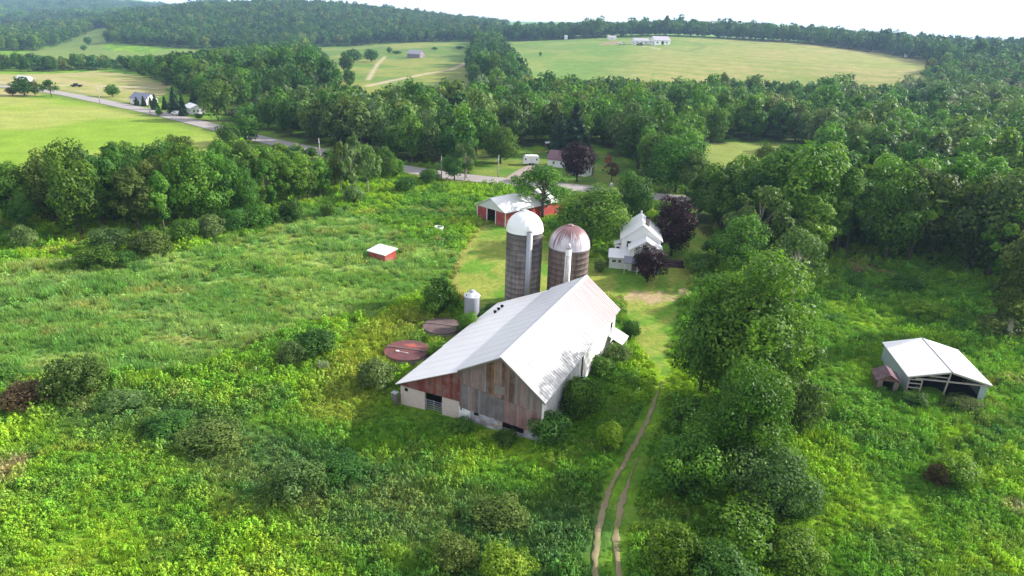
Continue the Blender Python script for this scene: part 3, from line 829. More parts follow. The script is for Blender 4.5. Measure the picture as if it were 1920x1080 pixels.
def ribbon(name, line, width, mat, lift, label, seg=2.0, ragged=0.0, seed=1, jag=0):
    pts = [np.array(p[:2]) for p in line]; out = []
    for a, b in zip(pts[:-1], pts[1:]):
        n = max(1, int(np.linalg.norm(b - a) / seg))
        out += [a + (b - a) * i / n for i in range(n)]
    out.append(pts[-1]); out = np.array(out)
    for _ in range(6): out[1:-1] = (out[:-2] + 2 * out[1:-1] + out[2:]) / 4
    tn = np.gradient(out, axis=0); tn /= np.linalg.norm(tn, axis=1, keepdims=True); nm = np.stack((-tn[:, 1], tn[:, 0]), 1)
    K = 5; rows = []; q = np.arange(len(out)) * 1.0
    for k in range(K):
        s = (k / (K - 1) - .5) * width * (1 + ragged * ((vnoise(q * .35 * seg, q * 0 + k, seed) - .5) * 1.4 + (vnoise(q * 1.9 * seg, q * 0 + k * 3, seed + 9) - .5) * 1.5))
        if ragged: s = s * np.clip(q * seg / 7, .25, 1)
        p = out + nm * s[:, None]
        z = terrain(p[:, 0], p[:, 1]) + lift + (.05 if 0 < k < K - 1 else 0)
        rows.append(np.column_stack((p, z)))
    V = np.stack(rows, 1).reshape(-1, 3); n = len(out)
    I, J = np.meshgrid(np.arange(n - 1), np.arange(K - 1), indexing='ij')
    Q = np.stack((I * K + J, I * K + J + 1, (I + 1) * K + J + 1, (I + 1) * K + J), -1).reshape(-1, 4)
    me = mesh_np(name, V, Q, mat, None, None, True)
    o = bpy.data.objects.new(name, me); COL.objects.link(o)
    return tag(o, label, None, None, 'structure')

t = NT('asphalt'); p_ = t.pos()
f = t.noise(p_, .35, 6, .65); g = t.noise(p_, 9, 4, .7)
c = t.mix(f, (.27, .245, .24), (.36, .33, .325)); c = t.mix(t.ramp(g, [(.35, .25), (.65, 0.0)]), c, (.2, .19, .19))
M_ROAD = t.principled(c, .85, .2)
t = NT('packed_dirt'); p_ = t.pos()
f = t.noise(p_, 1.1, 6, .7)
c = t.mix(f, (.16, .125, .065), (.36, .30, .19)); c = t.mix(t.ramp(t.noise(p_, .55, 4, .7), [(.5, 0.0), (.68, .7)]), c, (.10, .15, .03)); M_DIRT = t.principled(c, .95, .05, f, .5, .06)
M_DRIVE = m_simple('gravel_drive', (.30, .25, .23), .95, .1, .25, .8)
ribbon('road', ROAD, 7.4, M_ROAD, .12, 'pale grey two lane country road crossing the valley', 4)
ribbon('driveway', DRIVE, 4.5, M_DRIVE, .18, 'short gravel drive leading to the camper', 2)
ribbon('dirt_rut', RUT_L, .46, M_DIRT, .07, 'lighter left wheel rut of the farm track', .22, .55, 3)
ribbon('dirt_rut', RUT_R, .42, M_DIRT, .05, 'narrow right wheel rut of the farm track', .22, .9, 8)
# ------------------------------------------------------------------ shared building materials
M_BOARD = m_tint('weathered_boards', .85, (9, 9, .9), .6)
M_WHITE = m_simple('white_siding', (.74, .74, .75), .6, .3, .06, 1.5)
M_WHITEWALL = m_tint('aged_white_panel', .6, (5, 5, .5), .22, .3)
M_BLOCK = m_simple('pale_block', (.50, .42, .39), .85, .2, .16, 2.2, .4)
M_STONE = m_tint('peeling_whitewash', .9, (2.2, 2.2, 2.6), .55)
M_DARK = m_simple('dark_interior', (.012, .011, .012), .95, .02, .3, 1)  # near-black: shade inside openings put into the colour; vents and wheels too
M_TRIM = m_simple('weathered_trim', (.16, .13, .125), .8, .2, .25, 3)
M_GREYW = m_simple('grey_timber', (.36, .32, .30), .85, .15, .2, 5)
M_ROOFL = m_roof('old_roof_sheet', (.66, .65, .69), (.46, .42, .46), .35)
M_ROOFU = m_roof('shaded_roof_sheet', (.55, .55, .60), (.42, .40, .44), .3)  # greyer than the lean-to sheet: the slope's shade put into the colour
M_ROOFR = m_roof('white_roof_sheet', (.41, .41, .425), (.14, .13, .14), .9, 'x', ((.33, .17, .18), 12.0, 23.5))
M_ROOFW = m_roof('clean_roof_sheet', (.78, .78, .80), (.62, .60, .62), .2)
M_STEEL = m_simple('galvanised_steel', (.32, .33, .38), .45, .5, .1, 2)
M_GLASS = m_simple('window_glass', (.02, .022, .028), .15, .6, .2, 1)
M_RED = m_tint('red_siding', .75, (6, 6, .6), .4)

def pick(r, *cs):
    c = np.array(cs[int(r.random() * len(cs))]); return tuple(np.clip(c * r.uniform(.82, 1.2), 0, 1))

# ------------------------------------------------------------------ the big barn
BRZ = R_(-23.5)
barn = thing('barn', 'large old barn with white metal roof and faded red plank gable', 'barn', (-0.6, 55.5, 0), BRZ)
r = np.random.default_rng(3)
LEN = 23.7; XL, XR, XLL = -4.25, 4.1, -11.1
ZR, ZL, ZRE, ZLL = 7.93, 5.65, 4.72, 2.38
def roof_z(x):
    if x <= XL: return np.interp(x, (XLL, XL), (ZLL, 5.4))
    if x <= 0: return np.interp(x, (XL, 0), (ZL, ZR))
    return np.interp(x, (0, XR), (ZR, ZRE))
PINK, REDB, GRY, DGR, ORG, BRN, SLT = (.31, .20, .19), (.26, .14, .135), (.27, .215, .21), (.18, .145, .155), (.25, .115, .045), (.14, .075, .055), (.175, .165, .18)
mb = MB(); x = XL + .02
while x < XR - .02:
    w = r.uniform(.20, .30); x1 = min(x + w, XR - .005); xm = (x + x1) / 2
    zt0, zt1 = roof_z(x) - .06, roof_z(x1) - .06; zb = float(np.interp(xm, (XL, XR), (1.45, .85))) + r.uniform(-.04, .04)
    zmid = float(np.interp(xm, (XL, XR), (4.05, 3.0))) + r.uniform(-.03, .03)
    if -1.45 < xm < -.85: top = pick(r, ORG, BRN)
    elif -.85 <= xm < .55: top = pick(r, PINK, BRN, PINK, (.25, .15, .12))
    elif xm < -1.6: top = pick(r, PINK, PINK, (.26, .19, .19), GRY)
    else: top = pick(r, PINK, (.28, .21, .21), (.24, .19, .19)) if xm > 1.4 else pick(r, PINK, PINK, BRN)
    if xm < -3.6: low = pick(r, SLT, GRY, DGR)
    elif xm < -2.7: low = pick(r, PINK, GRY)
    elif xm < .35: low = pick(r, SLT, SLT, DGR, GRY)
    elif xm < 1.6: low = pick(r, PINK, REDB, (.3, .21, .2))
    else: low = pick(r, REDB, PINK, (.25, .15, .145))
    dy = r.uniform(0, .015)
    mb.hexa([(x, -.10 - dy, zb), (x1, -.10 - dy, zb), (x1, 0, zb), (x, 0, zb), (x, -.10 - dy, zmid), (x1, -.10 - dy, zmid), (x1, 0, zmid), (x, 0, zmid)], low)
    mid = zmid + .02
    dy = -.02 + r.uniform(0, .015)
    mb.hexa([(x, -.10 - dy, mid), (x1, -.10 - dy, mid), (x1, 0, mid), (x, 0, mid), (x, -.10 - dy, zt0), (x1, -.10 - dy, zt1), (x1, 0, zt1), (x, 0, zt0)], top)
    x = x1 + .012
mb.build('gable_wall', M_BOARD, barn, 'patched plank gable in pink, grey and rust brown')
mb = MB().box(-.75, .35, -.135, -.118, 4.0, 4.85, (.25, .215, .21)); mb.build('plywood_patch', M_BOARD, barn)
mb = MB().box(XL - .03, XL + .12, -.145, -.10, 1.2, ZL - .05); mb.build('corner_board', M_TRIM, barn)
mb = MB().box(XR - .02, XR + .10, -.16, .12, .3, ZRE - .12, (.72, .72, .74)); mb.build('corner_board', M_WHITEWALL, barn, 'white corner board')
# lean-to front: red boards above pale block
mb = MB(); x = XLL + .05; DOOR0, DOOR1 = -8.3, -6.35
while x < XL - .04:
    x1 = min(x + r.uniform(.24, .34), XL - .035); xm = (x + x1) / 2
    zb = float(np.interp(xm, (XLL, -9.5, XL), (2.18, 2.02, 2.02)))
    if DOOR0 - .1 < xm < DOOR1 + .1: zb = 2.05
    c = pick(r, (.215, .055, .05), (.18, .05, .048), (.20, .075, .065), (.24, .06, .05))
    if -6.9 < xm < -6.4: c = (.24, .11, .09)
    mb.hexa([(x, -.06, zb), (x1, -.06, zb), (x1, .02, zb), (x, .02, zb), (x, -.06, roof_z(x) - .05), (x1, -.06, roof_z(x1) - .05), (x1, .02, roof_z(x1) - .05), (x, .02, roof_z(x) - .05)], c)
    x = x1 + .01
mb.build('lean_to_boards', M_RED, barn, 'dark red boards of the lean-to')
mb = MB().box(XLL, DOOR0, 0, .22, -.4, 2.0).box(DOOR1, XL - .2, 0, .22, -.4, 2.0).box(XLL, XLL + .22, .225, LEN, -.4, 2.2)
mb.build('block_wall', M_BLOCK, barn)
mb = MB().box(XLL + .5, XLL + .85, -.02, -.003, 1.55, 1.9); mb.build('broken_hole', M_DARK, barn)  # dark patch on the block face, painted as a hole's shade
mb = MB().box(DOOR0 + .003, DOOR1 - .003, 1.2, 1.3, -.3, 2.05); mb.build('doorway', M_DARK, barn)  # near-black sheet set back: the unlit inside as colour
mb = MB()
for i in range(5): mb.tube([(DOOR0, .1, .2 + i * .24), (DOOR1, .1, .2 + i * .24)], .028, 6)
for xx in (DOOR0 + .1, (DOOR0 + DOOR1) / 2, DOOR1 - .1): mb.tube([(xx, .1, .1), (xx, .1, 1.25)], .03, 6)
mb.build('gate', M_STEEL, barn, 'grey tube gate across the lean-to doorway')
# foundation under the gable
mb = MB().box(XL - .2, XL + 1.0, -.07, .2, -.4, 1.5, (.78, .79, .8)); mb.build('access_panel', M_WHITEWALL, barn, 'bright white panel beside the red lean-to')
mb = MB(); x = XL + 1.02
while x < XR:
    x1 = min(x + r.uniform(.35, .6), XR)
    zt = float(np.interp(x, (XL, XR), (1.42, .82)))
    if 0.1 < (x + x1) / 2 < 2.2: zt -= .62
    z = -.4
    while z < zt - .02:
        z1 = min(z + r.uniform(.25, .38), zt); dy = r.uniform(0, .05)
        mb.box(x, x1 - .012, -.06 - dy, .2, z, z1 - .012, pick(r, (.50, .50, .60), (.58, .58, .66), (.40, .38, .44), (.44, .36, .33)))
        z = z1
    x = x1
mb.build('foundation', M_STONE, barn, 'blue-white peeling stone foundation')
mb = MB().box(.1, 2.25, .05, .15, .15, 1.2); mb.build('foundation_gap', M_DARK, barn)  # dark sheet filling the gap, its shade put into the colour
mb = MB().box(XL + 1.45, XL + 1.95, -.125, -.112, 1.05, 1.32); mb.build('cellar_window', M_DARK, barn)
# right long wall
mb = MB(); y = .125; k = 0
while y < LEN - .2:
    y1 = min(y + .9, LEN - .05)
    top = roof_z(XR) - .08
    zb = .25 if y < 7 else .7
    if 7.8 < (y + y1) / 2 < 10.4: zb = 1.6
    mb.box(XR - .1, XR + r.uniform(0, .02), y, y1 - .02, zb, top, pick(r, (.66, .66, .69), (.72, .72, .74), (.6, .6, .64)))
    y = y1
mb.build('side_wall', M_WHITEWALL, barn, 'long white side wall')
mb = MB().box(XR - .25, XR + .02, .125, LEN - .2, -.4, .24, (.4, .37, .36)); mb.build('side_sill', M_STONE, barn)
mb = MB().box(XR - .12, XR - .10, .13, LEN - .1, .24, 1.9); mb.build('side_shade_gap', M_DARK, barn)  # dark sheet painted as the shade behind the raised panels
mb = MB().box(XR - .03, XR + .06, 8.0, 10.3, .85, 1.55, (.36, .07, .04)); mb.build('loose_board', M_RED, barn, 'bright red board low on the white side wall')
mb = MB().box(XR + .022, XR + .05, 11.0, 11.3, .8, ZRE - .2); mb.build('door_gap', M_DARK, barn)  # dark strip on the wall, painted as the shade of a gap
mb = MB().box(XR + .025, XR + .11, 11.35, 15.4, .55, ZRE - .25, (.76, .76, .77)).box(XR + .112, XR + .14, 11.35, 15.4, ZRE - .45, ZRE - .3, (.6, .6, .62)); mb.build('sliding_door', M_WHITEWALL, barn, 'white sliding door halfway along the side wall')
mb = MB().box(XR + .022, XR + .04, 21.6, 22.3, 2.5, 3.5); mb.build('window', M_GLASS, barn)
# back wall
mb = MB()
mb.prism([(XL, LEN - .15, 0), (XR - .12, LEN - .15, 0), (XR - .12, LEN - .15, ZRE - .1), (0, LEN - .15, ZR - .08), (XL, LEN - .15, ZL - .12)], (0, .12, 0), (.3, .22, .21))
mb.prism([(XLL + .25, LEN - .15, -.3), (XL - .01, LEN - .15, -.3), (XL - .01, LEN - .15, 5.2), (XLL + .25, LEN - .15, 2.2)], (0, .12, 0), (.22, .1, .09))
mb.build('back_wall', M_BOARD, barn)
# roofs with standing ribs
def roof_panel(name, mat, xa, za, xb, zb, y0, y1, rib=.6, th=.07, ribw=.035, ribh=.035, label=None, parent=barn):
    m = MB(); d = np.array((xb - xa, 0, zb - za)); nrm = np.array((-(zb - za), 0, xb - xa)); nrm = nrm / np.linalg.norm(nrm)
    if nrm[2] < 0: nrm = -nrm
    a, b = np.array((xa, 0, za)), np.array((xb, 0, zb))
    def slab(y0, y1, n0, n1):
        p = [a + nrm * n0, b + nrm * n0, b + nrm * n1, a + nrm * n1]
        m.prism([q + np.array((0, y0, 0)) for q in p], (0, y1 - y0, 0))
    slab(y0, y1, 0, th)
    y = y0 + rib / 2
    while y < y1 - .1:
        slab(y - ribw, y + ribw, th + .001, th + ribh); y += rib
    return m.build(name, mat, parent, label)
Y0, Y1 = -.45, LEN + .35
sl = (ZR - ZL) / (0 - XL)
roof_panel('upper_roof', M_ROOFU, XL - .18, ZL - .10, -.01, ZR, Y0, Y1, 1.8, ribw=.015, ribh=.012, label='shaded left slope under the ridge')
roof_panel('right_roof', M_ROOFR, .01, ZR, XR + .38, ZRE - .31, Y0, Y1, .45, ribw=.03, label='bright ribbed right slope with rust toward the far end')
roof_panel('lean_to_roof', M_ROOFL, XLL - .3, ZLL - .12, XL - .01, 5.45, Y0, 9.4, 1.8, ribw=.015, ribh=.012)
roof_panel('lean_to_roof', M_ROOFL, XLL - .62, ZLL - .33, XL - .01, 5.41, 9.42, Y1 - .1, 1.8, ribw=.015, ribh=.012, label='far, slightly wider half of the lean-to roof')
mb = MB()
for s, (xe, ze) in ((-1, (-.22, ZR - .10)), (1, (.22, ZR - .17))):
    mb.hexa([(0, Y0 - .02, ZR + .10), (xe, Y0 - .02, ze + .11), (xe, Y1 + .02, ze + .11), (0, Y1 + .02, ZR + .10), (0, Y0 - .02, ZR + .14), (xe, Y0 - .02, ze + .14), (xe, Y1 + .02, ze + .14), (0, Y1 + .02, ZR + .14)])
mb.build('ridge_cap', M_ROOFW, barn)
mb = MB()
mb.prism([(0, Y0 - .06, ZR - .16), (0, Y0 - .06, ZR - .01), (XL - .18, Y0 - .06, ZL - .11), (XL - .18, Y0 - .06, ZL - .26)], (0, .055, 0))
mb.prism([(.02, Y0 - .06, ZR - .16), (XR + .36, Y0 - .06, ZRE - .46), (XR + .36, Y0 - .06, ZRE - .33), (.02, Y0 - .06, ZR - .01)], (0, .055, 0))
mb.build('fascia', M_TRIM, barn)
for i in range(3):
    yy = 18.9 + i * 1.0; xx = -9.7
    zz = float(np.interp(xx, (XLL - .62, XL - .01), (ZLL - .33, 5.33)))
    m = MB().tube([(xx, yy, zz), (xx, yy, zz + .32)], .17, 10).tube([(xx, yy, zz + .321), (xx, yy, zz + .38)], [.24, .2], 10)
    m.build('roof_vent', M_DARK, barn)
# small canopy at the back right corner
m = MB().hexa([(XR + .15, 20.6, 2.25), (XR + 1.9, 20.4, 1.55), (XR + 1.9, 23.2, 1.55), (XR + .15, 23.3, 2.25), (XR + .15, 20.6, 2.32), (XR + 1.9, 20.4, 1.62), (XR + 1.9, 23.2, 1.62), (XR + .15, 23.3, 2.32)])
e = m.build('side_canopy', M_ROOFW, barn, 'small pale canopy sloping off the far right corner')
for yy in (20.7, 23.0):
    MB().tube([(XR + 1.75, yy, -.2), (XR + 1.75, yy, 1.58)], .06, 6).build('post', M_WHITE, e)
# little service box left of the lean-to
svc = thing('utility_box', 'dark grey metal box at the barn lean-to corner', 'utility box', tuple(P(741, 757)), BRZ)
MB().box(-.28, .28, -.22, .22, -.1, 1.25).build('body', M_TRIM, svc)
MB().box(-.32, .32, -.26, .26, 1.252, 1.33).build('lid', M_STEEL, svc)

# ------------------------------------------------------------------ silos
def silo_mat(name, lo, hi, streak, ztop):
    t = NT(name); o = t.obj(); s = t.n('ShaderNodeSeparateXYZ'); t.l(o, s.inputs[0])
    an = t.math('ARCTAN2', s.outputs[1], s.outputs[0])
    cb = t.n('ShaderNodeCombineXYZ'); t.l(t.math('MULTIPLY', an, 2.6), cb.inputs[0]); t.l(s.outputs[2], cb.inputs[1])
    br = t.n('ShaderNodeTexBrick'); br.inputs['Scale'].default_value = 1.0; br.inputs['Mortar Size'].default_value = .018; br.inputs['Brick Width'].default_value = .34; br.inputs['Row Height'].default_value = .76
    br.inputs['Color1'].default_value = (1, 1, 1, 1); br.inputs['Color2'].default_value = (.78, .76, .76, 1); br.inputs['Mortar'].default_value = (.5, .47, .46, 1)
    t.l(cb.outputs[0], br.inputs['Vector'])
    f = t.noise(t.scale(o, (2.2, 2.2, .25)), 1.0, 6, .7)
    g = t.noise(t.scale(o, (.5, .5, .35)), 1.0, 4)
    mr = t.n('ShaderNodeMapRange'); t.l(s.outputs[2], mr.inputs[0]); mr.inputs[1].default_value = ztop * .35; mr.inputs[2].default_value = ztop * .8
    k = t.math('ADD', t.math('MULTIPLY', mr.outputs[0], .6), t.math('MULTIPLY', t.math('SUBTRACT', g, .5), 1.6), True)
    c = t.mix(k, lo, hi)
    c = t.mix(t.ramp(f, [(.42, 0.0), (.68, .8)]), c, streak)
    hp = t.math('LESS_THAN', t.math('FRACT', t.math('DIVIDE', s.outputs[2], .76)), .075)
    c = t.mix(t.math('MULTIPLY', hp, .22), c, (.26, .23, .23))
    c = t.mix(.8, c, br.outputs[0], 'MULTIPLY')
    return t.principled(c, .9, .15, br.outputs['Fac'], .5, .03)
M_SIL1 = silo_mat('dark_stave', (.37, .34, .35), (.085, .07, .075), (.11, .095, .10), 10.4)
M_SIL2 = silo_mat('brown_stave', (.29, .225, .22), (.25, .18, .175), (.085, .065, .07), 8.8)
t = NT('rusted_dome'); o_ = t.obj(); s_ = t.n('ShaderNodeSeparateXYZ'); t.l(o_, s_.inputs[0])
an = t.math('ARCTAN2', s_.outputs[1], s_.outputs[0])
cb = t.n('ShaderNodeCombineXYZ'); t.l(t.math('MULTIPLY', an, 4.6), cb.inputs[0]); t.l(t.math('MULTIPLY', s_.outputs[2], .22), cb.inputs[1])
f = t.noise(cb.outputs[0], 1.2, 5, .65)
mr = t.n('ShaderNodeMapRange'); t.l(s_.outputs[2], mr.inputs[0]); mr.inputs[1].default_value = 9.0; mr.inputs[2].default_value = 11.2
k = t.math('ADD', t.math('MULTIPLY', t.math('SUBTRACT', f, .46), 6.5), t.math('MULTIPLY', t.math('SUBTRACT', mr.outputs[0], .35), 1.7), True)
c = t.mix(k, (.58, .53, .60), (.20, .095, .10)); c = t.mix(t.ramp(t.noise(cb.outputs[0], 3.1, 3), [(.55, 0.0), (.7, .6)]), c, (.17, .14, .2))
M_RDOME = t.principled(c, .4, .5)
M_WDOME = m_simple('white_dome', (.80, .80, .82), .4, .5, .04, 1)

def silo(label, x, y, rad, ht, mat, dome, chute_ang, chute_mat, capz=0, ladder=False):
    t = thing('silo', label, 'silo', (x, y, 0))
    prof = [(rad, -.4)]; z = 0
    while z < ht - .01:
        z1 = min(z + .76, ht); prof += [(rad, z + .02), (rad, z1 - .05), (rad + .016, z1 - .045), (rad + .016, z1 - .005), (rad, z1)]; z = z1
    MB().lathe(prof, 48).build('stave_wall', mat, t)
    pr = [(rad + .07, ht - .12), (rad + .07, ht)] + [(math.cos(a) * (rad + .04), ht + math.sin(a) * (rad + .04)) for a in np.linspace(0.03, 1.50, 14)] + [(.01, ht + rad + .05)]
    m = MB().lathe(pr, 48)
    for k in range(24):
        a = k * math.pi / 12
        m.tube([(math.cos(a) * math.cos(b) * (rad + .045), math.sin(a) * math.cos(b) * (rad + .045), ht + math.sin(b) * (rad + .045)) for b in np.linspace(.05, 1.4, 8)], .022, 4, False)
    d = m.build('dome', dome, t)
    MB().lathe([(.42, ht + rad - .05), (.42, ht + rad + .12), (.3, ht + rad + .2), (.01, ht + rad + .22)], 16).build('dome_cap', dome, d)
    ca = R_(chute_ang); cx, cy = math.cos(ca), math.sin(ca); rr_ = .40
    m = MB().tube([(cx * (rad + .18), cy * (rad + .18), -.2), (cx * (rad + .18), cy * (rad + .18), ht + .35)], rr_, 14)
    ch = m.build('chute', chute_mat, t, 'long pale chute down the side')
    MB().tube([(cx * (rad + .18), cy * (rad + .18), ht + .351), (cx * (rad - .5), cy * (rad - .5), ht + 1.25)], [rr_ * .98, .12], 10).build('chute_hood', dome, ch)
    if ladder:
        m = MB(); tx, ty = -cy, cx; q = rad + .18 + rr_ + .03
        for s in (-.2, .2): m.tube([(cx * q + tx * s, cy * q + ty * s, .5), (cx * q + tx * s, cy * q + ty * s, ht - .4)], .022, 5)
        z = .7
        while z < ht - .5: m.tube([(cx * q - tx * .2, cy * q - ty * .2, z), (cx * q + tx * .2, cy * q + ty * .2, z)], .018, 5); z += .3
        m.build('ladder', M_TRIM, t)
        MB().tube([(cx * (q - .05), cy * (q - .05), 4.2), (cx * (q + .04), cy * (q + .04), 4.2)], .2, 10).build('chute_opening', M_DARK, ch)
    return t
M_CHUTE2 = m_tint('stained_chute', .6, (5, 5, .7), .6)
silo('taller dark concrete silo with clean white dome behind the barn', 1.43, 87.5, 2.42, 10.6, M_SIL1, M_WDOME, -76, M_STEEL)
silo('shorter brown silo with rust-streaked dome behind the barn', 7.45, 87.2, 2.7, 8.7, M_SIL2, M_RDOME, -96, M_CHUTE2, ladder=True)

# ------------------------------------------------------------------ steel bin, round tanks
b = P(884, 604)
tk = thing('feed_bin', 'small upright galvanised steel bin left of the silos', 'feed bin', (b[0], b[1] + .6, 0))
MB().lathe([(1.0, -.2)] + [(1.0 + .02 * (k % 2), .2 * k) for k in range(1, 18)] + [(1.0, 3.5)], 28).build('body', M_STEEL, tk)
MB().lathe([(1.06, 3.48), (1.0, 3.56), (.42, 3.98), (.40, 4.0)], 28).build('cone_roof', m_simple('bin_roof', (.62, .63, .68), .45, .5), tk)
MB().lathe([(.38, 3.98), (.38, 4.16), (.01, 4.2)], 14).build('lid', M_STEEL, tk)
for a in (40, 130, 220, 310):
    MB().tube([(math.cos(R_(a)) * .9, math.sin(R_(a)) * .9, 3.55), (math.cos(R_(a)) * .9, math.sin(R_(a)) * .9, 3.82)], .07, 6).build('vent', M_TRIM, tk)

def lid_mat(name, a, b_, red):
    t = NT(name); o = t.obj(); f = t.noise(o, .55, 5, .6); g = t.noise(t.scale(o, (3, .5, 1)), 1.2, 5, .7)
    c = t.mix(t.ramp(f, [(.4, 0.0), (.62, 1.0)]), a, b_)
    if red:
        s = t.n('ShaderNodeSeparateXYZ'); t.l(o, s.inputs[0])
        d = t.math('ADD', t.math('ABSOLUTE', t.math('SUBTRACT', s.outputs[0], .2)), t.math('MULTIPLY', t.math('ABSOLUTE', t.math('SUBTRACT', s.outputs[1], 1.15)), 1.7))
        k = t.ramp(t.math('ADD', d, t.math('MULTIPLY', f, 1.2)), [(.0, 1.0), (.78, 1.0), (.86, .0)])
        t2 = t.math('SUBTRACT', 2.05, t.math('ADD', d, t.math('MULTIPLY', f, 1.2)), True)
        c = t.mix(t2, c, red)
    c = t.mix(t.ramp(g, [(.5, 0.0), (.7, .45)]), c, (.10, .065, .07))
    return t.principled(c, .75, .25, f, .3, .03)
M_LID1 = lid_mat('rusty_lid', (.15, .05, .05), (.10, .045, .05), (.34, .085, .055))
M_LID2 = lid_mat('grey_brown_lid', (.15, .105, .10), (.095, .068, .068), None)
M_TANKW = m_tint('tank_wall', .9, (1.5, 1.5, 2.5), .5)
for lab, uv, rad, m_, hh in (('round low tank with rusty red lid left of the barn', (763, 668), 2.5, M_LID1, .75), ('round low tank with grey-brown lid beside the steel bin', (829, 621), 2.3, M_LID2, .7)):
    b = P(*uv)
    tk = thing('manure_tank', lab, 'tank', (b[0], b[1], 0), R_(-12))
    m = MB()
    for k in range(22):
        a0, a1 = k / 22 * 6.2832, (k + .94) / 22 * 6.2832
        c = pick(r, (.40, .34, .29), (.34, .28, .26), (.46, .41, .34), (.30, .22, .21))
        p = [(rad * math.cos(a0), rad * math.sin(a0)), (rad * math.cos(a1), rad * math.sin(a1))]; q = [(.9 * x, .9 * y) for x, y in p]
        m.hexa([(*p[0], -.3), (*p[1], -.3), (*q[1], -.3), (*q[0], -.3), (*p[0], hh), (*p[1], hh), (*q[1], hh), (*q[0], hh)], c)
    m.build('wall', M_TANKW, tk)
    MB().lathe([(rad + .1, hh - .05), (rad + .12, hh + .03), (rad + .05, hh + .09), (rad * .5, hh + .17), (.01, hh + .2)], 44, smooth=False).build('lid', m_, tk)
    m = MB()
    m.box(-rad * .98, rad * .98, -.06, .06, hh + .2, hh + .26); m.build('seam_beam', M_TRIM, tk)
    if uv[0] < 800:
        MB().box(-.95, -.6, -1.0, -.78, hh + .19, hh + .3).tube([(-.6, -.9, hh + .24), (.55, -.98, hh + .2)], .035, 6).build('hatch_handle', M_WHITE, tk)

# ------------------------------------------------------------------ gabled buildings in general
def gable_block(parent, w, l, eave, ridge, y0=0, x0=0, over=.3, wall=('wall', M_WHITE), roofm=M_ROOFW, th=.12, z0=-.3, rib=0, roofname='roof', col=(1, 1, 1), open_front=False, rlabel=None):
    """front at y0, ridge along y, centred on x0"""
    m = MB()
    hw = w / 2
    m.prism([(x0 - hw, y0, z0), (x0 + hw, y0, z0), (x0 + hw, y0, eave), (x0, y0, ridge), (x0 - hw, y0, eave)], (0, l, 0), col)
    wl = m.build(wall[0], wall[1], parent)
    sl = (ridge - eave) / hw
    rf = None
    for s in (-1, 1):
        m = MB()
        xe = x0 + s * (hw + over); ze = eave - over * sl
        m.prism([(x0 + s * .004, y0 - over, ridge + .02), (xe, y0 - over, ze + .02), (xe, y0 - over, ze + .02 + th), (x0 + s * .004, y0 - over, ridge + .02 + th)], (0, l + 2 * over, 0))
        if rib:
            y = y0 - over + rib / 2
            while y < y0 + l + over:
                m.prism([(x0 + s * .01, y - .03, ridge + .021 + th), (xe, y - .03, ze + .021 + th), (xe, y - .03, ze + .05 + th), (x0 + s * .01, y - .03, ridge + .05 + th)], (0, .06, 0)); y += rib
        rf = m.build(roofname, roofm, parent, rlabel)
    return wl, rf

def window(parent, x, y, z, w, h, face='y', frame=M_WHITE):
    """a framed window: face 'y' looks toward -y, 'x' toward +x, '-x' toward -x"""
    d = .05
    def bx(a0, a1, z0, z1, t0, t1):
        if face == 'y': return (x + a0, x + a1, y - t1, y - t0, z + z0, z + z1)
        if face == 'x': return (x + t0, x + t1, y + a0, y + a1, z + z0, z + z1)
        return (x - t1, x - t0, y + a0, y + a1, z + z0, z + z1)
    hw, hh = w / 2, h / 2
    m = MB().box(*bx(-hw, hw, -hh, hh, .004, .03)); wn = m.build('window', M_GLASS, parent)
    m = MB(); f = .07
    m.box(*bx(-hw - f, -hw, -hh, hh, .002, d)).box(*bx(hw, hw + f, -hh, hh, .002, d)).box(*bx(-hw - f, hw + f, hh, hh + f, .002, d)).box(*bx(-hw - f, hw + f, -hh - f, -hh, .002, d + .03)).box(*bx(-hw, hw, -.02, .02, .031, d))
    m.build('frame', frame, wn)
    return wn

# ------------------------------------------------------------------ white farmhouse
HO = (20.5, 105.3, 0)
hs = thing('farmhouse', 'white two-storey farmhouse with stepped gables and dark chimney', 'house', HO, R_(-7.5))
def clap(name, col):
    t = NT(name); o = t.obj(); s = t.n('ShaderNodeSeparateXYZ'); t.l(o, s.inputs[0])
    k = t.math('FRACT', t.math('MULTIPLY', s.outputs[2], 6.0)); f = t.noise(o, 1.2, 4)
    c = t.mix(t.math('LESS_THAN', k, .14), col, tuple(q * .82 for q in col)); c = t.mix(t.math('MULTIPLY', f, .12), c, (.6, .6, .62))
    return t.principled(c, .6, .3, k, .25, .02)
M_CLAP = clap('white_clapboard', (.78, .78, .79))
M_SHING = m_roof('white_shingle_roof', (.76, .76, .79), (.6, .58, .62), .35)
gable_block(hs, 6.2, 7.5, 4.42, 6.75, 0, 0, .3, ('wall', M_CLAP), M_SHING, rib=.5, rlabel=None)
gable_block(hs, 4.9, 3.02, 3.5, 5.05, -3.03, .65, .25, ('wing_wall', M_CLAP), M_SHING, roofname='wing_roof', rib=.5)
m = MB().box(.5, 1.1, 1.6, 2.2, 6.0, 7.5); ch = m.build('chimney', M_TRIM, hs)
MB().box(.43, 1.17, 1.53, 2.27, 7.502, 7.6).build('chimney_cap', M_DARK, ch)
MB().box(-.15, .15, 7.1, 7.4, 6.7, 7.3).build('ridge_vent', M_WHITE, hs)
window(hs, -1.95, 0, 3.55, .65, .95); window(hs, 3.1, 2.0, 3.3, .8, 1.1, 'x'); window(hs, 3.1, 5.0, 3.3, .8, 1.1, 'x'); window(hs, 3.1, 3.4, 1.3, .8, 1.1, 'x')
window(hs, -3.1, 3.4, 3.3, .8, 1.1, '-x'); window(hs, -3.1, 5.6, 3.3, .8, 1.1, '-x'); window(hs, 3.1, -1.6, 1.9, .9, 1.1, 'x'); window(hs, .65, -3.03, 3.6, .6, .8)
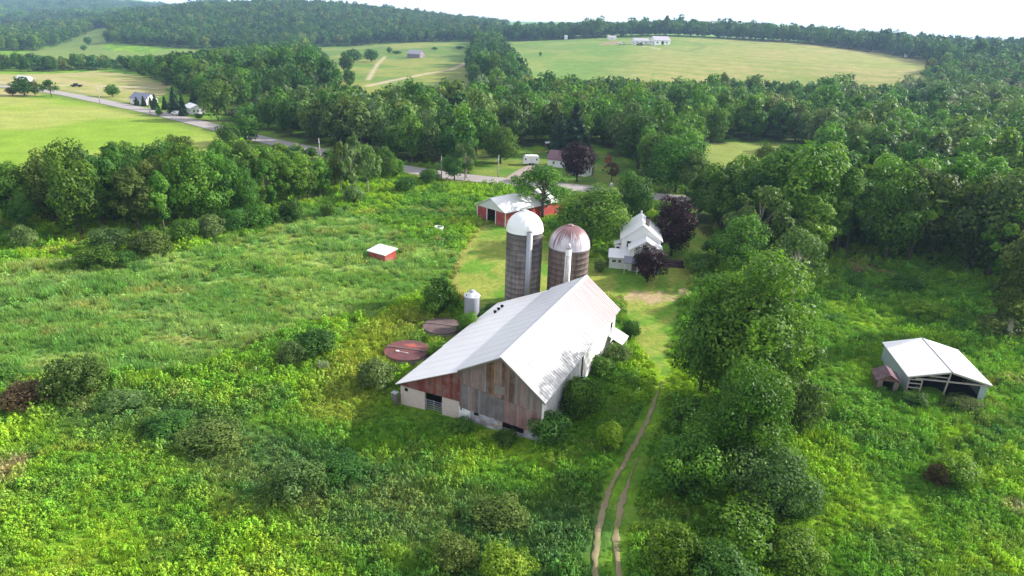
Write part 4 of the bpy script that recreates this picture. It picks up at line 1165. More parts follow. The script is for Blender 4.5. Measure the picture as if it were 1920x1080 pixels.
# bay at the left
m = MB().box(-4.1, -3.102, .9, 2.5, -.3, 3.0); by = m.build('bay', M_CLAP, hs)
MB().hexa([(-4.3, .75, 3.0), (-3.104, .75, 3.4), (-3.104, 2.65, 3.4), (-4.3, 2.65, 3.0), (-4.3, .75, 3.08), (-3.104, .75, 3.5), (-3.104, 2.65, 3.5), (-4.3, 2.65, 3.08)]).build('bay_roof', M_SHING, by)
window(hs, -3.6, .9, 2.1, .5, 1.2)
# side addition
m = MB().prism([(-4.8, -2.3, -.3), (-4.8, .5, -.3), (-4.8, .5, 2.5), (-4.8, -2.3, 1.85)], (2.98, 0, 0)); ad = m.build('side_room', M_CLAP, hs)
m = MB().hexa([(-5.05, -2.6, 1.80), (-1.81, -2.6, 1.80), (-1.81, -.01, 2.42), (-5.05, -.01, 2.42), (-5.05, -2.6, 1.92), (-1.81, -2.6, 1.92), (-1.81, -.01, 2.54), (-5.05, -.01, 2.54)]); m.build('side_room_roof', M_SHING, hs)
window(hs, -4.1, -2.3, 1.25, .6, .42); window(hs, -3.2, -2.3, 1.25, .5, .42)
# grey porch canopy
M_CANOPY = m_simple('blue_grey_shingle', (.22, .22, .27), .8, .2, .2, 4)
m = MB().hexa([(-2.6, -4.7, 1.75), (1.6, -4.7, 1.75), (1.6, -3.04, 2.35), (-2.6, -3.04, 2.35), (-2.6, -4.7, 1.85), (1.6, -4.7, 1.85), (1.6, -3.04, 2.47), (-2.6, -3.04, 2.47)])
pc = m.build('porch_roof', M_CANOPY, hs, 'blue-grey porch canopy')
for xx in (-2.45, -.5, 1.45): MB().tube([(xx, -4.55, -.2), (xx, -4.55, 1.8)], .07, 6).build('porch_post', M_WHITE, pc)
d = MB().box(-1.3, -.45, -3.07, -3.032, .05, 1.7).build('door', M_TRIM, hs)
MB().tube([(-.55, -3.11, .9), (-.55, -3.07, .9)], .04, 6).build('handle', M_STEEL, d)

# ------------------------------------------------------------------ red pole barn
rb = thing('pole_barn', 'long red barn with white metal roof near the road', 'barn', (-4.5, 127.5, 0), R_(-45))
M_REDS = m_tint('red_steel_siding', .6, (8, 8, .5), .18, .35)
def red_cols(m, pts, d): m.prism(pts, d, (.36, .05, .05))
m = MB(); W2, L2, E2, RG = 4.0, 16.6, 3.0, 4.9
# front (local -y faces the camera's left): two panels with a dark doorway between
m.prism([(-W2, 0, -.3), (-1.15, 0, -.3), (-1.15, 0, 2.75), (-W2, 0, 2.75)], (0, .1, 0), (.33, .045, .05))
m.prism([(1.3, 0, -.3), (W2, 0, -.3), (W2, 0, 2.75), (1.3, 0, 2.75)], (0, .1, 0), (.33, .045, .05))  # darker red than the side wall: the front's shade is in the colour
m.build('front_wall', M_REDS, rb)
m = MB(); m.prism([(-W2, -.01, 2.76), (W2, -.01, 2.76), (W2, -.01, E2), (0, -.01, RG), (-W2, -.01, E2)], (0, .1, 0)); m.build('gable_panel', m_simple('pale_gable', (.60, .61, .66), .5, .4, .06, 2), rb, 'pale gable sheet above the doorway')  # lavender-grey: the gable's shade put into its colour
m = MB(); m.prism([(W2 - .1, .101, -.3), (W2, .101, -.3), (W2, .101, E2 - .1), (W2 - .1, .101, E2 - .1)], (0, L2 - .1, 0), (.42, .06, .045)); m.build('side_wall', M_REDS, rb)  # brighter red than the front: sunlight on this side put into the colour
m = MB(); m.prism([(-W2, .101, -.3), (-W2 + .1, .101, -.3), (-W2 + .1, .101, E2 - .1), (-W2, .101, E2 - .1)], (0, L2 - .1, 0), (.33, .05, .05))
m.prism([(-W2 + .101, L2 - .1, -.3), (W2 - .101, L2 - .1, -.3), (W2 - .101, L2 - .1, E2), (0, L2 - .1, RG - .05), (-W2 + .101, L2 - .1, E2)], (0, .09, 0), (.33, .05, .05)); m.build('rear_wall', M_REDS, rb)
for x in (-W2 + .02, -1.15, 1.3, W2 - .02): MB().box(x - .09, x + .09, -.06, -.012, -.3, 2.75).build('trim_post', M_WHITE, rb)
MB().box(-1.06, 1.2, 5.0, 5.1, -.2, 2.74).build('doorway', M_DARK, rb)  # near-black sheet inside, painted as the barn's inner shade
for s in (-1, 1):
    xe = s * (W2 + .35); ze = E2 - .35 * (RG - E2) / W2
    m = MB(); m.prism([(s * .004, -.4, RG + .02), (xe, -.4, ze + .02), (xe, -.4, ze + .12), (s * .004, -.4, RG + .12)], (0, L2 + .8, 0))
    for k in range(19): m.prism([(s * .01, -.1 + k * .92, RG + .121), (xe, -.1 + k * .92, ze + .121), (xe, -.1 + k * .92, ze + .15), (s * .01, -.1 + k * .92, RG + .15)], (0, .06, 0))
    m.build('roof', M_ROOFW, rb)

# ------------------------------------------------------------------ small red shed in the meadow
sr = thing('field_shed', 'tiny red shed with flat white roof alone in the meadow', 'shed', tuple(P(717, 489)), R_(-33))
sr.location.x -= .2; sr.location.y += 1.2
m = MB(); m.box(-1.75, 1.75, -1.25, 1.25, -.3, 1.25, (.38, .05, .04)); m.build('wall', M_REDS, sr)
m = MB(); m.hexa([(-2.0, -1.5, 1.22), (2.0, -1.5, 1.22), (2.0, 1.5, 1.62), (-2.0, 1.5, 1.62), (-2.0, -1.5, 1.34), (2.0, -1.5, 1.34), (2.0, 1.5, 1.74), (-2.0, 1.5, 1.74)])
m.build('roof', M_ROOFW, sr)

# ------------------------------------------------------------------ open white shed on the right
sh = thing('open_shed', 'white-roofed open-fronted shed in the right meadow', 'shed', (46.9, 65.0, 0), R_(-9.7))
WS, LS = 3.95, 8.2
M_SHEDW = m_simple('blue_grey_sheet', (.30, .36, .38), .6, .3, .12, 2)
MB().box(-WS, -WS + .08, .1, LS, -.3, 2.05).build('left_wall', M_SHEDW, sh)
MB().box(WS - .08, WS, .1, LS, -.3, 2.05).build('right_wall', M_SHEDW, sh)
MB().prism([(-WS + .081, LS - .08, -.3), (WS - .081, LS - .08, -.3), (WS - .081, LS - .08, 2.05), (0, LS - .08, 3.05), (-WS + .081, LS - .08, 2.05)], (0, .08, 0)).build('back_wall', M_SHEDW, sh)
MB().box(-WS + .1, WS - .1, .3, LS - .1, -.1, .06).build('dark_floor', M_DARK, sh)  # near-black floor: the shed's inner shade painted as colour
for s in (-1, 1):
    xe = s * (WS + .2); ze = 2.12 - .2 * .27
    m = MB(); m.prism([(s * .004, -.25, 3.14), (xe, -.25, ze), (xe, -.25, ze + .08), (s * .004, -.25, 3.22)], (0, LS + .5, 0))
    for k in range(14): m.prism([(s * .01, -.1 + k * .61, 3.221), (xe, -.1 + k * .61, ze + .081), (xe, -.1 + k * .61, ze + .10), (s * .01, -.1 + k * .61, 3.24)], (0, .04, 0))
    m.build('roof', M_ROOFW, sh)
MB().prism([(-.12, -.27, 3.2), (.12, -.27, 3.2), (0, -.27, 3.27)], (0, LS + .54, 0)).build('ridge_cap', M_STEEL, sh)
MB().box(-WS + .7, WS - .05, -.06, .04, 1.82, 1.98).build('header_beam', M_GREYW, sh)
MB().box(-1.9, -.08, -.03, .03, 2.28, 2.40).build('collar_tie', M_GREYW, sh)
MB().prism([(-.07, -.12, 3.1), (.07, -.12, 3.1), (-.15, -.12, -.3), (-.29, -.12, -.3)], (0, .1, 0)).build('king_post', M_GREYW, sh)
for s in (-1, 1): MB().prism([(s * .08, -.24, 3.12), (s * (WS + .15), -.24, 2.1), (s * (WS + .15), -.24, 1.94), (s * .08, -.24, 2.96)], (0, .08, 0)).build('rafter', M_GREYW, sh)
for x in (-WS + .08, -2.55): MB().box(x - .06, x + .06, -.1, .0, -.3, 1.95).build('corner_post', M_GREYW, sh)
for z in (.25, .75, 1.25, 1.7): MB().box(-WS + .145, -2.615, -.09, -.04, z, z + .12).build('rung', M_GREYW, sh)
MB().box(WS - .75, WS - .081, -.02, .04, -.3, 1.8).build('front_panel', M_SHEDW, sh)
# small brown hut beside it
dh = thing('small_hut', 'little dark brown gabled hut against the open shed', 'hut', tuple(P(1664, 736)), R_(-14))
dh.location.y += .3
M_HUT = m_tint('brown_red_boards', .85, (9, 9, .8), .5)
m = MB(); c1 = (.15, .085, .08)
m.box(-1.05, -.98, 0, 2.1, -.2, 1.35, c1).box(.98, 1.05, 0, 2.1, -.2, 1.35, c1).box(-.975, .975, 2.03, 2.1, -.2, 1.35, c1); m.build('wall', M_HUT, dh)
m = MB().box(-1.05, -.55, -.06, -.003, -.2, 1.2, (.26, .18, .17)).box(.55, 1.05, -.06, -.003, -.2, 1.2, (.26, .18, .17)); m.build('front_board', M_HUT, dh)
m = MB().prism([(-1.05, -.05, 1.21), (1.05, -.05, 1.21), (1.05, -.05, 1.36), (0, -.05, 1.98), (-1.05, -.05, 1.36)], (0, .06, 0), (.19, .10, .09)); m.build('gable', M_HUT, dh)
for s in (-1, 1): MB().prism([(s * .004, -.25, 2.0), (s * 1.3, -.25, 1.22), (s * 1.3, -.25, 1.30), (s * .004, -.25, 2.08)], (0, 2.55, 0), (.15, .085, .10)).build('roof', M_HUT, dh)
MB().box(-.5, .5, 1.2, 1.25, -.1, 1.2).build('doorway', M_DARK, dh)  # dark sheet standing in for the hut's shaded inside

# ------------------------------------------------------------------ across the road
b = P(995, 309)
cm = thing('camper', 'white camper trailer parked on the lawn beyond the road', 'camper', (b[0], b[1], 0), R_(6))
M_CAMP = m_simple('camper_shell', (.80, .80, .80), .4, .4, .03, 1)
pr = [(-2.2, .55), (-2.35, 1.2), (-1.95, 2.35), (-1.5, 2.62), (1.7, 2.62), (2.05, 2.4), (2.2, 1.6), (2.1, .55)]
MB().prism([(x, -1.15, z) for x, z in pr], (0, 2.3, 0)).build('body', M_CAMP, cm)
for x in (-.35, .45): MB().tube([(x, -1.19, .36), (x, -.95, .36)], .36, 14).build('wheel', M_DARK, cm)
for x, w in ((-1.55, .35), (1.5, .35)): MB().box(x - w / 2, x + w / 2, -1.175, -1.152, 1.45, 1.95).build('window', M_GLASS, cm)
MB().box(-.25, .35, -1.172, -1.152, .6, 2.3).build('door', M_WHITE, cm)
MB().box(-.4, .4, -.35, .35, 2.622, 2.85).build('roof_unit', M_CAMP, cm)
MB().tube([(-2.2, 0, .5), (-3.2, 0, .42)], .07, 6).build('drawbar', M_TRIM, cm)

def cottage(label, cat, b, rz, w, l, eave, ridge, wallm, roofm, wins=2, col=(1, 1, 1), name='house', over=.3):
    t = thing(name, label, cat, (b[0], b[1], tz(b[0], b[1])), rz)
    gable_block(t, w, l, eave, ridge, 0, 0, over, ('wall', wallm), roofm, col=col, z0=-1.5)
    for i in range(wins): window(t, (i - (wins - 1) / 2) * w / (wins + .4), 0, eave * .55, w * .13, eave * .32)
    for i in range(wins): window(t, w / 2, l * (i + .6) / (wins + .4), eave * .55, l * .1, eave * .32, 'x'); window(t, -w / 2, l * (i + .6) / (wins + .4), eave * .55, l * .1, eave * .32, '-x')
    d = MB().box(w * .30, w * .30 + .9, -.06, -.004, -.2, 2.0).build('door', M_TRIM, t)
    MB().tube([(w * .3 + .1, -.1, 1.0), (w * .3 + .1, -.06, 1.0)], .04, 6).build('handle', M_STEEL, d)
    return t
M_PURP = m_simple('purple_brown_shingle', (.17, .10, .12), .8, .2, .2, 3)
M_SLATE = m_simple('slate_blue_roof', (.22, .23, .32), .7, .25, .12, 1)
M_GROOF = m_simple('grey_violet_roof', (.36, .34, .40), .7, .25, .1, 1)
b = P(1052, 311)
cottage('white cottage with purple-brown roof behind a maroon tree', 'cottage', (b[0] + 1.9, b[1] - 1), R_(70), 5.0, 5.2, 2.2, 4.1, M_CLAP, M_PURP)
b = P(1036, 286); 
ct = thing('carport', 'flat pale carport roof behind the purple-roofed cottage', 'carport', (b[0], b[1] + 3, 0))
MB().box(-2.3, 2.3, -1.5, 1.5, 2.4, 2.55).build('roof', M_STEEL, ct)
for x in (-2.1, 2.1):
    for y in (-1.3, 1.3): MB().tube([(x, y, -.2), (x, y, 2.4)], .07, 6).build('post', M_TRIM, ct)
b = P(1105, 330)
cottage('small white outbuilding with grey roof right of the maroon tree', 'outbuilding', (b[0], b[1] + .2), R_(52), 3.6, 5.0, 2.1, 3.0, M_CLAP, M_GROOF, 1, name='outbuilding')
b = P(1140, 313)
sw = thing('play_hut', 'small red-orange play hut at the dark wood edge', 'play hut', (b[0], b[1] + 1, 0), R_(-20))
M_ORED = m_simple('orange_red_paint', (.25, .06, .035), .7, .2, .15, 2)
MB().box(-.75, .75, -.7, .7, 1.0, 2.3).build('cabin', M_ORED, sw)
for s in (-1, 1): MB().prism([(s * .003, -.85, 3.0), (s * 1.0, -.85, 2.25), (s * 1.0, -.85, 2.33), (s * .003, -.85, 3.08)], (0, 1.7, 0)).build('roof', M_ORED, sw)
for x in (-.65, .65):
    for y in (-.6, .6): MB().tube([(x, y, -.2), (x, y, 1.0)], .06, 6).build('leg', M_GREYW, sw)
b = P(1146, 358)
mbx = thing('mailbox', 'white roadside mailbox on a short post', 'mailbox', (b[0], b[1], 0))
MB().tube([(0, 0, -.2), (0, 0, 1.1)], .07, 6).build('post', M_GREYW, mbx)
MB().box(-.3, .3, -.5, .5, 1.1, 1.6).tube([(0, -.5, 1.6), (0, .5, 1.6)], .3, 10).build('box', M_WHITE, mbx)
# low dark log pile by the house
b = P(1258, 499)
lg = thing('log_pile', 'low dark pile of logs on the lawn by the farmhouse', 'log pile', (b[0], b[1] + .3, 0), R_(-4))
m = MB()
for row, n in ((0, 6), (1, 5), (2, 3)):
    for i in range(n):
        z = .18 + row * .3; y = (i - (n - 1) / 2) * .36
        m.tube([(-1.9 + r.uniform(-.2, .2), y, z), (1.9 + r.uniform(-.3, .2), y, z)], .18, 8)
m.build('logs', m_simple('dark_log', (.07, .045, .05), .9, .1, .3, 3), lg); tag(lg.children[0], None)
lg.children[0].name = 'stack'

# ------------------------------------------------------------------ poles
def pole(label, x, y, h, rad=.14, arm=True, guy=None, name='utility_pole'):
    t = thing(name, label, 'utility pole', (x, y, tz(x, y)), random.uniform(-.3, .3))
    MB().tube([(0, 0, -.4), (0, 0, h)], [rad * 1.15, rad * .8], 8).build('shaft', M_GREYW, t)
    if arm:
        MB().box(-1.0, 1.0, -.09, -.005, h - .75, h - .62).build('crossarm', M_GREYW, t)
        for s in (-.85, 0, .85): MB().tube([(s, -.05, h - .62), (s, -.05, h - .42)], .05, 6).build('insulator', M_WHITE, t)
    else:
        MB().tube([(.02, -rad - .14, h - 1.6), (.02, -rad - .14, h - .9)], .16, 8).build('transformer', M_STEEL, t)
    if guy: MB().tube([(0, 0, h * .85), guy], .025, 5).build('guy_wire', M_STEEL, t)
    return t
b = P(1271, 472); pole('weathered pole on the lawn before the large maroon tree', b[0], b[1], 6.3, .17, False, (-5.2, -5.5, 0))
for uv, hh, lab in (((600, 297), 5.5, 'roadside pole rising from the wood where the road vanishes'), ((874, 335), 5.5, 'bare pale pole at the road by the wood end'), ((828, 338), 6, 'thin pole at the tip of the left wood'),
                    ((1316, 372), 6.5, 'thin pole beside the road near the right wood'), ((188, 195), 7, 'leaning thin pole along the far road by the pale field'), ((934, 332), 5.5, 'short post pole on the lawn left of the camper'), ((282, 216), 7, 'thin pole beside the far road near the spruces')):
    b = G(*uv); pole(lab, b[0], b[1], hh, .13, hh > 9)

# ------------------------------------------------------------------ far away houses and vehicles
b = G(372, 214); cottage('white bungalow among spruces by the far road', 'bungalow', (b[0], b[1]), R_(40), 5, 9, 2.2, 3.3, M_WHITE, M_ROOFW, 3, name='bungalow')
b = G(268, 196); cottage('pale house with slate-blue roof behind dark spruces', 'house', (b[0] + 4, b[1]), R_(66), 5.5, 9.5, 2.4, 4.4, M_CLAP, M_SLATE, 3)
b = G(58, 156); cottage('small white farm building among trees at the far left', 'farm building', (b[0], b[1]), R_(70), 4.5, 8, 2, 3.3, M_WHITE, M_ROOFW, 2, name='farm_building')
b = G(792, 108); cottage('lone grey-roofed house in the green hill field', 'house', (b[0], b[1]), R_(66), 9, 14, 3.2, 6.4, m_simple('brown_violet_wall', (.22, .18, .22), .7, .2), M_GROOF, 3)
b = G(1222, 84); cottage('larger white house with violet roof on the hill', 'house', (b[0], b[1]), R_(-68), 11, 20, 5.0, 9.0, M_WHITE, M_GROOF, 3)
b = G(1186, 83); cottage('long low white house on the hill', 'house', (b[0], b[1]), R_(-74), 10, 18, 4, 6.5, M_WHITE, M_GROOF, 3)
b = G(1139, 75); cottage('small pale barn on the hill beside bare earth', 'barn', (b[0], b[1]), R_(-80), 6, 10, 3, 5, M_WHITE, M_GROOF, 1, name='hill_barn')
b = G(1061, 74); t_ = thing('water_tank', 'white upright tank standing alone on the hill field', 'tank', (b[0], b[1], tz(*b[:2])))
MB().lathe([(2.2, -1), (2.2, 4.6)], 14).build('body', M_WHITE, t_); MB().lathe([(2.3, 4.58), (2.0, 5.1), (.01, 5.4)], 14).build('lid', M_ROOFW, t_)
b = G(1698, 107); cottage('tiny white shed at the right end of the hill field', 'shed', (b[0], b[1]), R_(-60), 5, 8, 2.5, 4, M_WHITE, M_ROOFW, 1, name='white_shed')

def car(label, b, rz, paint, sc=1.0, pickup=False, name='parked_car'):
    t = thing(name, label, 'pickup' if pickup else 'car', (b[0], b[1], tz(*b[:2]) + .05), rz); t.scale = (sc, sc, sc)
    pm = m_simple('car_paint_' + label.split()[0], paint, .35, .5, .04, 1)
    pr = [(-2.2, .35), (-2.25, .75), (-2.1, .95), (-1.2, 1.0), (-.6, 1.5), (.9, 1.5), (1.7, .98), (2.2, .9), (2.25, .35)] if not pickup else [(-2.5, .4), (-2.5, 1.0), (-1.3, 1.1), (-.8, 1.75), (.4, 1.75), (.5, 1.1), (2.5, 1.1), (2.5, .4)]
    MB().prism([(x, -.85, z) for x, z in pr], (0, 1.7, 0)).build('body', pm, t)
    for x in (-1.4, 1.4):
        for y in (-.86, .7): MB().tube([(x, y, .33), (x, y + .16, .33)], .33, 12).build('wheel', M_DARK, t)
    MB().box(-.65 if not pickup else -.85, .95 if not pickup else .3, -.862, -.852, 1.05, 1.4).build('window', M_GLASS, t)
    return t
car('white parked car beside the spruces at the far road', G(331, 216), R_(-35), (.8, .8, .8), 1.0)
car('black vehicle on the lane across the far pale field', G(144, 163), R_(10), (.015, .015, .018), 1.0, True, 'pickup_truck')
car('white vehicle parked before the low hill house', G(1166, 83), R_(5), (.8, .8, .8), 1.6)
car('dark vehicle parked between the hill houses', G(1199, 85), R_(8), (.03, .03, .04), 1.6)

# ------------------------------------------------------------------ small things in the meadow
b = P(823, 430); t_ = thing('water_tub', 'white water tub in the meadow before the red barn', 'tub', (b[0], b[1], 0))
MB().lathe([(.75, -.1), (.85, .55), (.78, .55), (.7, .2), (.01, .2)], 20).build('basin', M_WHITE, t_)
b = P(607, 700); t_ = thing('field_gate', 'narrow rusty wire gate leaning by a meadow bush', 'gate', (b[0], b[1], 0), R_(-12))
M_RUSTW = m_simple('dull_wire', (.20, .19, .19), .7, .3)
m = MB()
for x in (-.55, .55): m.tube([(x, 0, -.1), (x * .9, .1, 1.5)], .05, 6)
m.build('frame', M_RUSTW, t_)
m = MB()
for k in range(6): m.tube([(-.52, .0, .15 + k * .24), (.52, .05, .15 + k * .24)], .02, 4)
for k in range(-3, 4): m.tube([(k * .14, .02, .1), (k * .13, .09, 1.45)], .016, 4)
m.build('mesh', M_RUSTW, t_)
fp = [((676, 700), 'leaning wooden post at the yellow strip by the barn'), ((480, 705), 'pale short post in the rough meadow'), ((1196, 745), 'short white post beside the farm track')]
for uv, lab in fp:
    b = P(*uv); t_ = MB().tube([(0, 0, -.2), (.08, .05, 1.1)], [.07, .06], 7).build('fence_post', M_GREYW if uv[0] != 1196 else M_WHITE); t_.location = (b[0], b[1], 0)
    tag(t_, lab, 'post')
# ------------------------------------------------------------------ trees and shrubs that stand by themselves
def veg(name, label, cat, u, vtop, vbot, wpx, form, leaf, trunk=False, bark=BARK, group=None, lod=None, var=None, vb2=None):
    g = G(u, vbot); dep = g[1] * CP - (g[2] - H) * SP
    w = wpx / F * dep
    if not trunk:
        a = math.atan2(H, math.hypot(g[0], g[1])); v2 = vbot - .36 * w * math.sin(a) * F / dep
        g = G(u, v2); dep = g[1] * CP - (g[2] - H) * SP; w = wpx / F * dep
    lo, hi = .2, 30.0
    for _ in range(40):
        md = (lo + hi) / 2
        if proj(g[0], g[1], g[2] + md)[1] > vtop: lo = md
        else: hi = md
    h = max(lo * .97, .4)
    return plant(name, label, cat, g[0], g[1], h, w * 1.02, form, leaf, group, var, bark, lod, z=g[2])

T = lambda *a, **k: veg('broadleaf_tree', a[0], 'tree', *a[1:], trunk=True, **k)
S = lambda *a, **k: veg('shrub', a[0], 'shrub', *a[1:], **k)
# around the farmyard
T('thin open maple in front of the red barn roof', 1017, 306, 412, 104, 'open', 'mid', lod=0, var=1)
T('broad bushy green tree between red barn and farmhouse', 1106, 350, 462, 138, 'round', 'mid', lod=0, var=2)
T('compact dark green tree behind the farmhouse near the road', 1181, 325, 428, 82, 'round', 'dark', lod=0, var=3)
veg('maroon_maple_tree', 'large round maroon tree right of the farmhouse', 'tree', 1258, 370, 478, 88, 'round', 'maroon', trunk=True, lod=0, var=1)
veg('maroon_maple_tree', 'small maroon tree in front of the farmhouse wing', 'tree', 1213, 459, 530, 60, 'round', 'maroon', trunk=True, lod=0, var=4)
veg('maroon_maple_tree', 'round maroon tree beyond the road hiding the purple-roofed cottage', 'tree', 1081, 263, 341, 68, 'round', 'maroon', trunk=True, lod=0, var=5)
S('pale little sapling bush on the lawn left of the farmhouse', 1126, 484, 514, 30, 'shrub', 'grey')
T('solitary round green tree left of the camper', 938, 238, 306, 68, 'round', 'mid', lod=0, var=0)
T('reddish thin young tree right of the play hut', 1146, 302, 340, 34, 'open', 'brown', lod=1, var=2)
T('tall leafy tree at the right side of the far yard', 1266, 246, 362, 96, 'round', 'mid', lod=0, var=4)
T('dark leafy tree behind the far yard, left of the tall one', 1196, 212, 316, 90, 'round', 'dark', lod=0, var=1)
T('olive leafy tree at the roadside by the far field', 1300, 282, 372, 60, 'tall', 'olive', lod=0, var=2)
veg('spruce_tree', 'very dark tall spruce behind the purple-roofed cottage', 'tree', 1076, 186, 292, 66, 'spruce', 'spruce', trunk=True, lod=0, var=0)
veg('spruce_tree', 'tall dark spruce just left of the one behind the cottage', 'tree', 1048, 206, 288, 44, 'spruce', 'spruce', trunk=True, lod=0, var=1)
T('bushy dark tree by the roadside pole at the wood tip', 852, 286, 340, 46, 'round', 'dark', lod=0, var=5)
T('pale bare-limbed tree at the roadside left of the camper lawn', 872, 262, 338, 40, 'open', 'grey', bark=BARKL, lod=0, var=3)
# left of the barn
S('tall bushy dark green shrub behind the grey-brown tank', 823, 522, 602, 74, 'shrub', 'mid', var=0)
S('young leafy shrub between grey-brown tank and barn', 878, 582, 636, 42, 'shrub', 'mid', var=1)
S('pale green spreading bush left of the barn corner', 708, 672, 742, 78, 'shrub', 'grey', var=2)
S('bright leafy bush right of the red-lidded tank', 824, 638, 680, 46, 'shrub', 'bright', var=3)
S('dark low bush right behind the steel bin', 925, 570, 604, 52, 'shrub', 'dark', var=4)
S('dark low bush squeezed against the taller silo', 905, 580, 606, 30, 'shrub', 'mid', var=1)
# meadow shrubs
S('big round dark shrub alone at the left of the meadow', 151, 668, 762, 104, 'shrub', 'olive', var=3)
S('reddish brown low shrub beside the big round meadow shrub', 52, 716, 776, 96, 'shrub', 'brown', var=2)
S('pale flowering round bush in the middle of the meadow', 548, 640, 696, 56, 'shrub', 'grey', var=1)
S('dark spreading bush leaning behind the pale flowering bush', 594, 616, 678, 84, 'shrub', 'dark', var=0)
S('grey-green round bush in the near dark hollow', 556, 866, 958, 104, 'shrub', 'grey', var=4)
S('bluish low shrub at the left end of the dark hollow', 318, 776, 824, 90, 'shrub', 'dark', var=0)
S('wide low shrub in the middle of the dark hollow', 402, 800, 856, 120, 'shrub', 'olive', var=2)
S('brown-green low shrub beyond the grey-green round bush', 640, 862, 910, 90, 'shrub', 'dark', var=3)
S('low shrub above the left end of the dark hollow', 232, 742, 780, 84, 'shrub', 'grey', var=1)
S('bright yellow-green bush at the bottom edge of the view', 944, 1032, 1120, 112, 'shrub', 'lime', var=0)
S('dusky low bush left of the bright bottom bush', 850, 1010, 1080, 90, 'shrub', 'olive', var=2)
S('brown-green thicket bush before the bright bottom bush', 940, 945, 1005, 110, 'shrub', 'olive', var=4)
# shrubs hugging the barn
S('dense dark bush against the white side of the barn', 1088, 704, 796, 84, 'shrub', 'mid', var=1, lod=0)
S('dark bush at the right corner of the plank gable', 1030, 772, 846, 78, 'shrub', 'dark', var=3)
S('light green sapling between barn and farm track', 1146, 790, 850, 56, 'shrub', 'lime', var=2)
S('tangle of vines low along the barn side', 1122, 668, 712, 62, 'shrub', 'mid', var=0)
S('leafy vine clump nearer the sliding door', 1158, 646, 688, 52, 'shrub', 'grey', var=4)
S('weedy bush under the small side canopy', 1182, 598, 640, 34, 'shrub', 'dark', var=1)
S('low weedy bush under the foundation gap', 950, 806, 842, 50, 'shrub', 'dark', var=0)
S('low dark bush left of the white access panel', 868, 786, 816, 46, 'shrub', 'mid', var=3)
# hedge right of the track
veg('broadleaf_tree', 'huge leafy tree right of the farm track', 'tree', 1384, 478, 748, 222, 'round', 'mid', trunk=True, lod=-1, var=2)
T('large leafy tree crowding the right side of the huge one', 1456, 588, 742, 112, 'tall', 'bright', lod=0, var=4)
T('green leafy tree crowding the left side of the huge one', 1312, 560, 740, 120, 'round', 'mid', lod=0, var=0)
T('grey-green tall tree at the start of the hedge by the lawn', 1410, 344, 500, 138, 'open', 'olive', lod=0, var=0, bark=BARKM)
T('dark green tree inside the hedge behind the huge tree', 1385, 405, 525, 100, 'round', 'mid', lod=0, var=3)
T('pale twiggy willow-like tree behind the huge tree', 1482, 428, 572, 110, 'open', 'grey', lod=0, var=2, bark=BARKL)
T('bright light green tree in the wood edge above the willow', 1508, 366, 500, 80, 'tall', 'bright', lod=0, var=3)
veg('blue_spruce_tree', 'small blue spruce at the dark wood edge', 'tree', 1523, 432, 492, 34, 'spruce', 'blue', trunk=True, lod=1, var=2)
T('dark bushy tree where the road meets the right wood', 1345, 340, 428, 90, 'round', 'dark', lod=0, var=5)
T('rounded light green tree below the huge tree along the track', 1382, 690, 890, 170, 'round', 'bright', lod=-1, var=1)
S('green vine-draped bush at the track edge', 1282, 806, 960, 150, 'shrub', 'mid', var=0, lod=-1)
S('pale grey-green rounded bush right of the track', 1430, 832, 995, 168, 'shrub', 'grey', var=3, lod=-1)
S('bright bush sprawling between the hedge and right meadow', 1492, 704, 830, 96, 'shrub', 'olive', var=1)
S('bright leafy bush below the pale rounded bush', 1375, 948, 1060, 150, 'shrub', 'bright', var=2)
S('dark blue-green bush at the lower right of the track', 1345, 1026, 1130, 130, 'shrub', 'dark', var=4)
S('bright green low bush beside the track bottom', 1262, 990, 1100, 110, 'shrub', 'bright', var=1)
S('green bush on the track edge under the rounded tree', 1292, 748, 850, 96, 'shrub', 'dark', var=3)
S('mid green bush right of the pale rounded bush', 1500, 900, 985, 90, 'shrub', 'mid', var=0)
S('low leafy bush at the bottom right of the hedge', 1480, 1000, 1080, 120, 'shrub', 'bright', var=4)
S('low bush on the lawn edge left of the hedge', 1312, 470, 520, 66, 'shrub', 'mid', var=2)
S('dark small bush at the end of the hedge on the lawn', 1340, 450, 484, 50, 'shrub', 'dark', var=1)
# right meadow
S('yellow-green shrub in the right meadow', 1786, 860, 926, 90, 'shrub', 'lime', var=1)
S('brown withered shrub beside the yellow-green meadow shrub', 1752, 868, 916, 44, 'shrub', 'brown', var=0)
S('bright spreading shrub in the upper right meadow', 1738, 564, 602, 78, 'shrub', 'lime', var=3)
S('dark green shrub at the foot of the right wood', 1694, 515, 550, 72, 'shrub', 'mid', var=2)
T('slim light green tree at the right wood corner', 1886, 424, 640, 100, 'tall', 'olive', lod=0, var=4, bark=BARKL)
S('yellowish bush under the slim corner tree', 1880, 592, 640, 110, 'shrub', 'olive', var=4)
S('weedy bush at the front of the open shed', 1712, 736, 766, 58, 'shrub', 'mid', var=0)
S('weedy bush at the right front of the open shed', 1800, 744, 774, 70, 'shrub', 'olive', var=1)
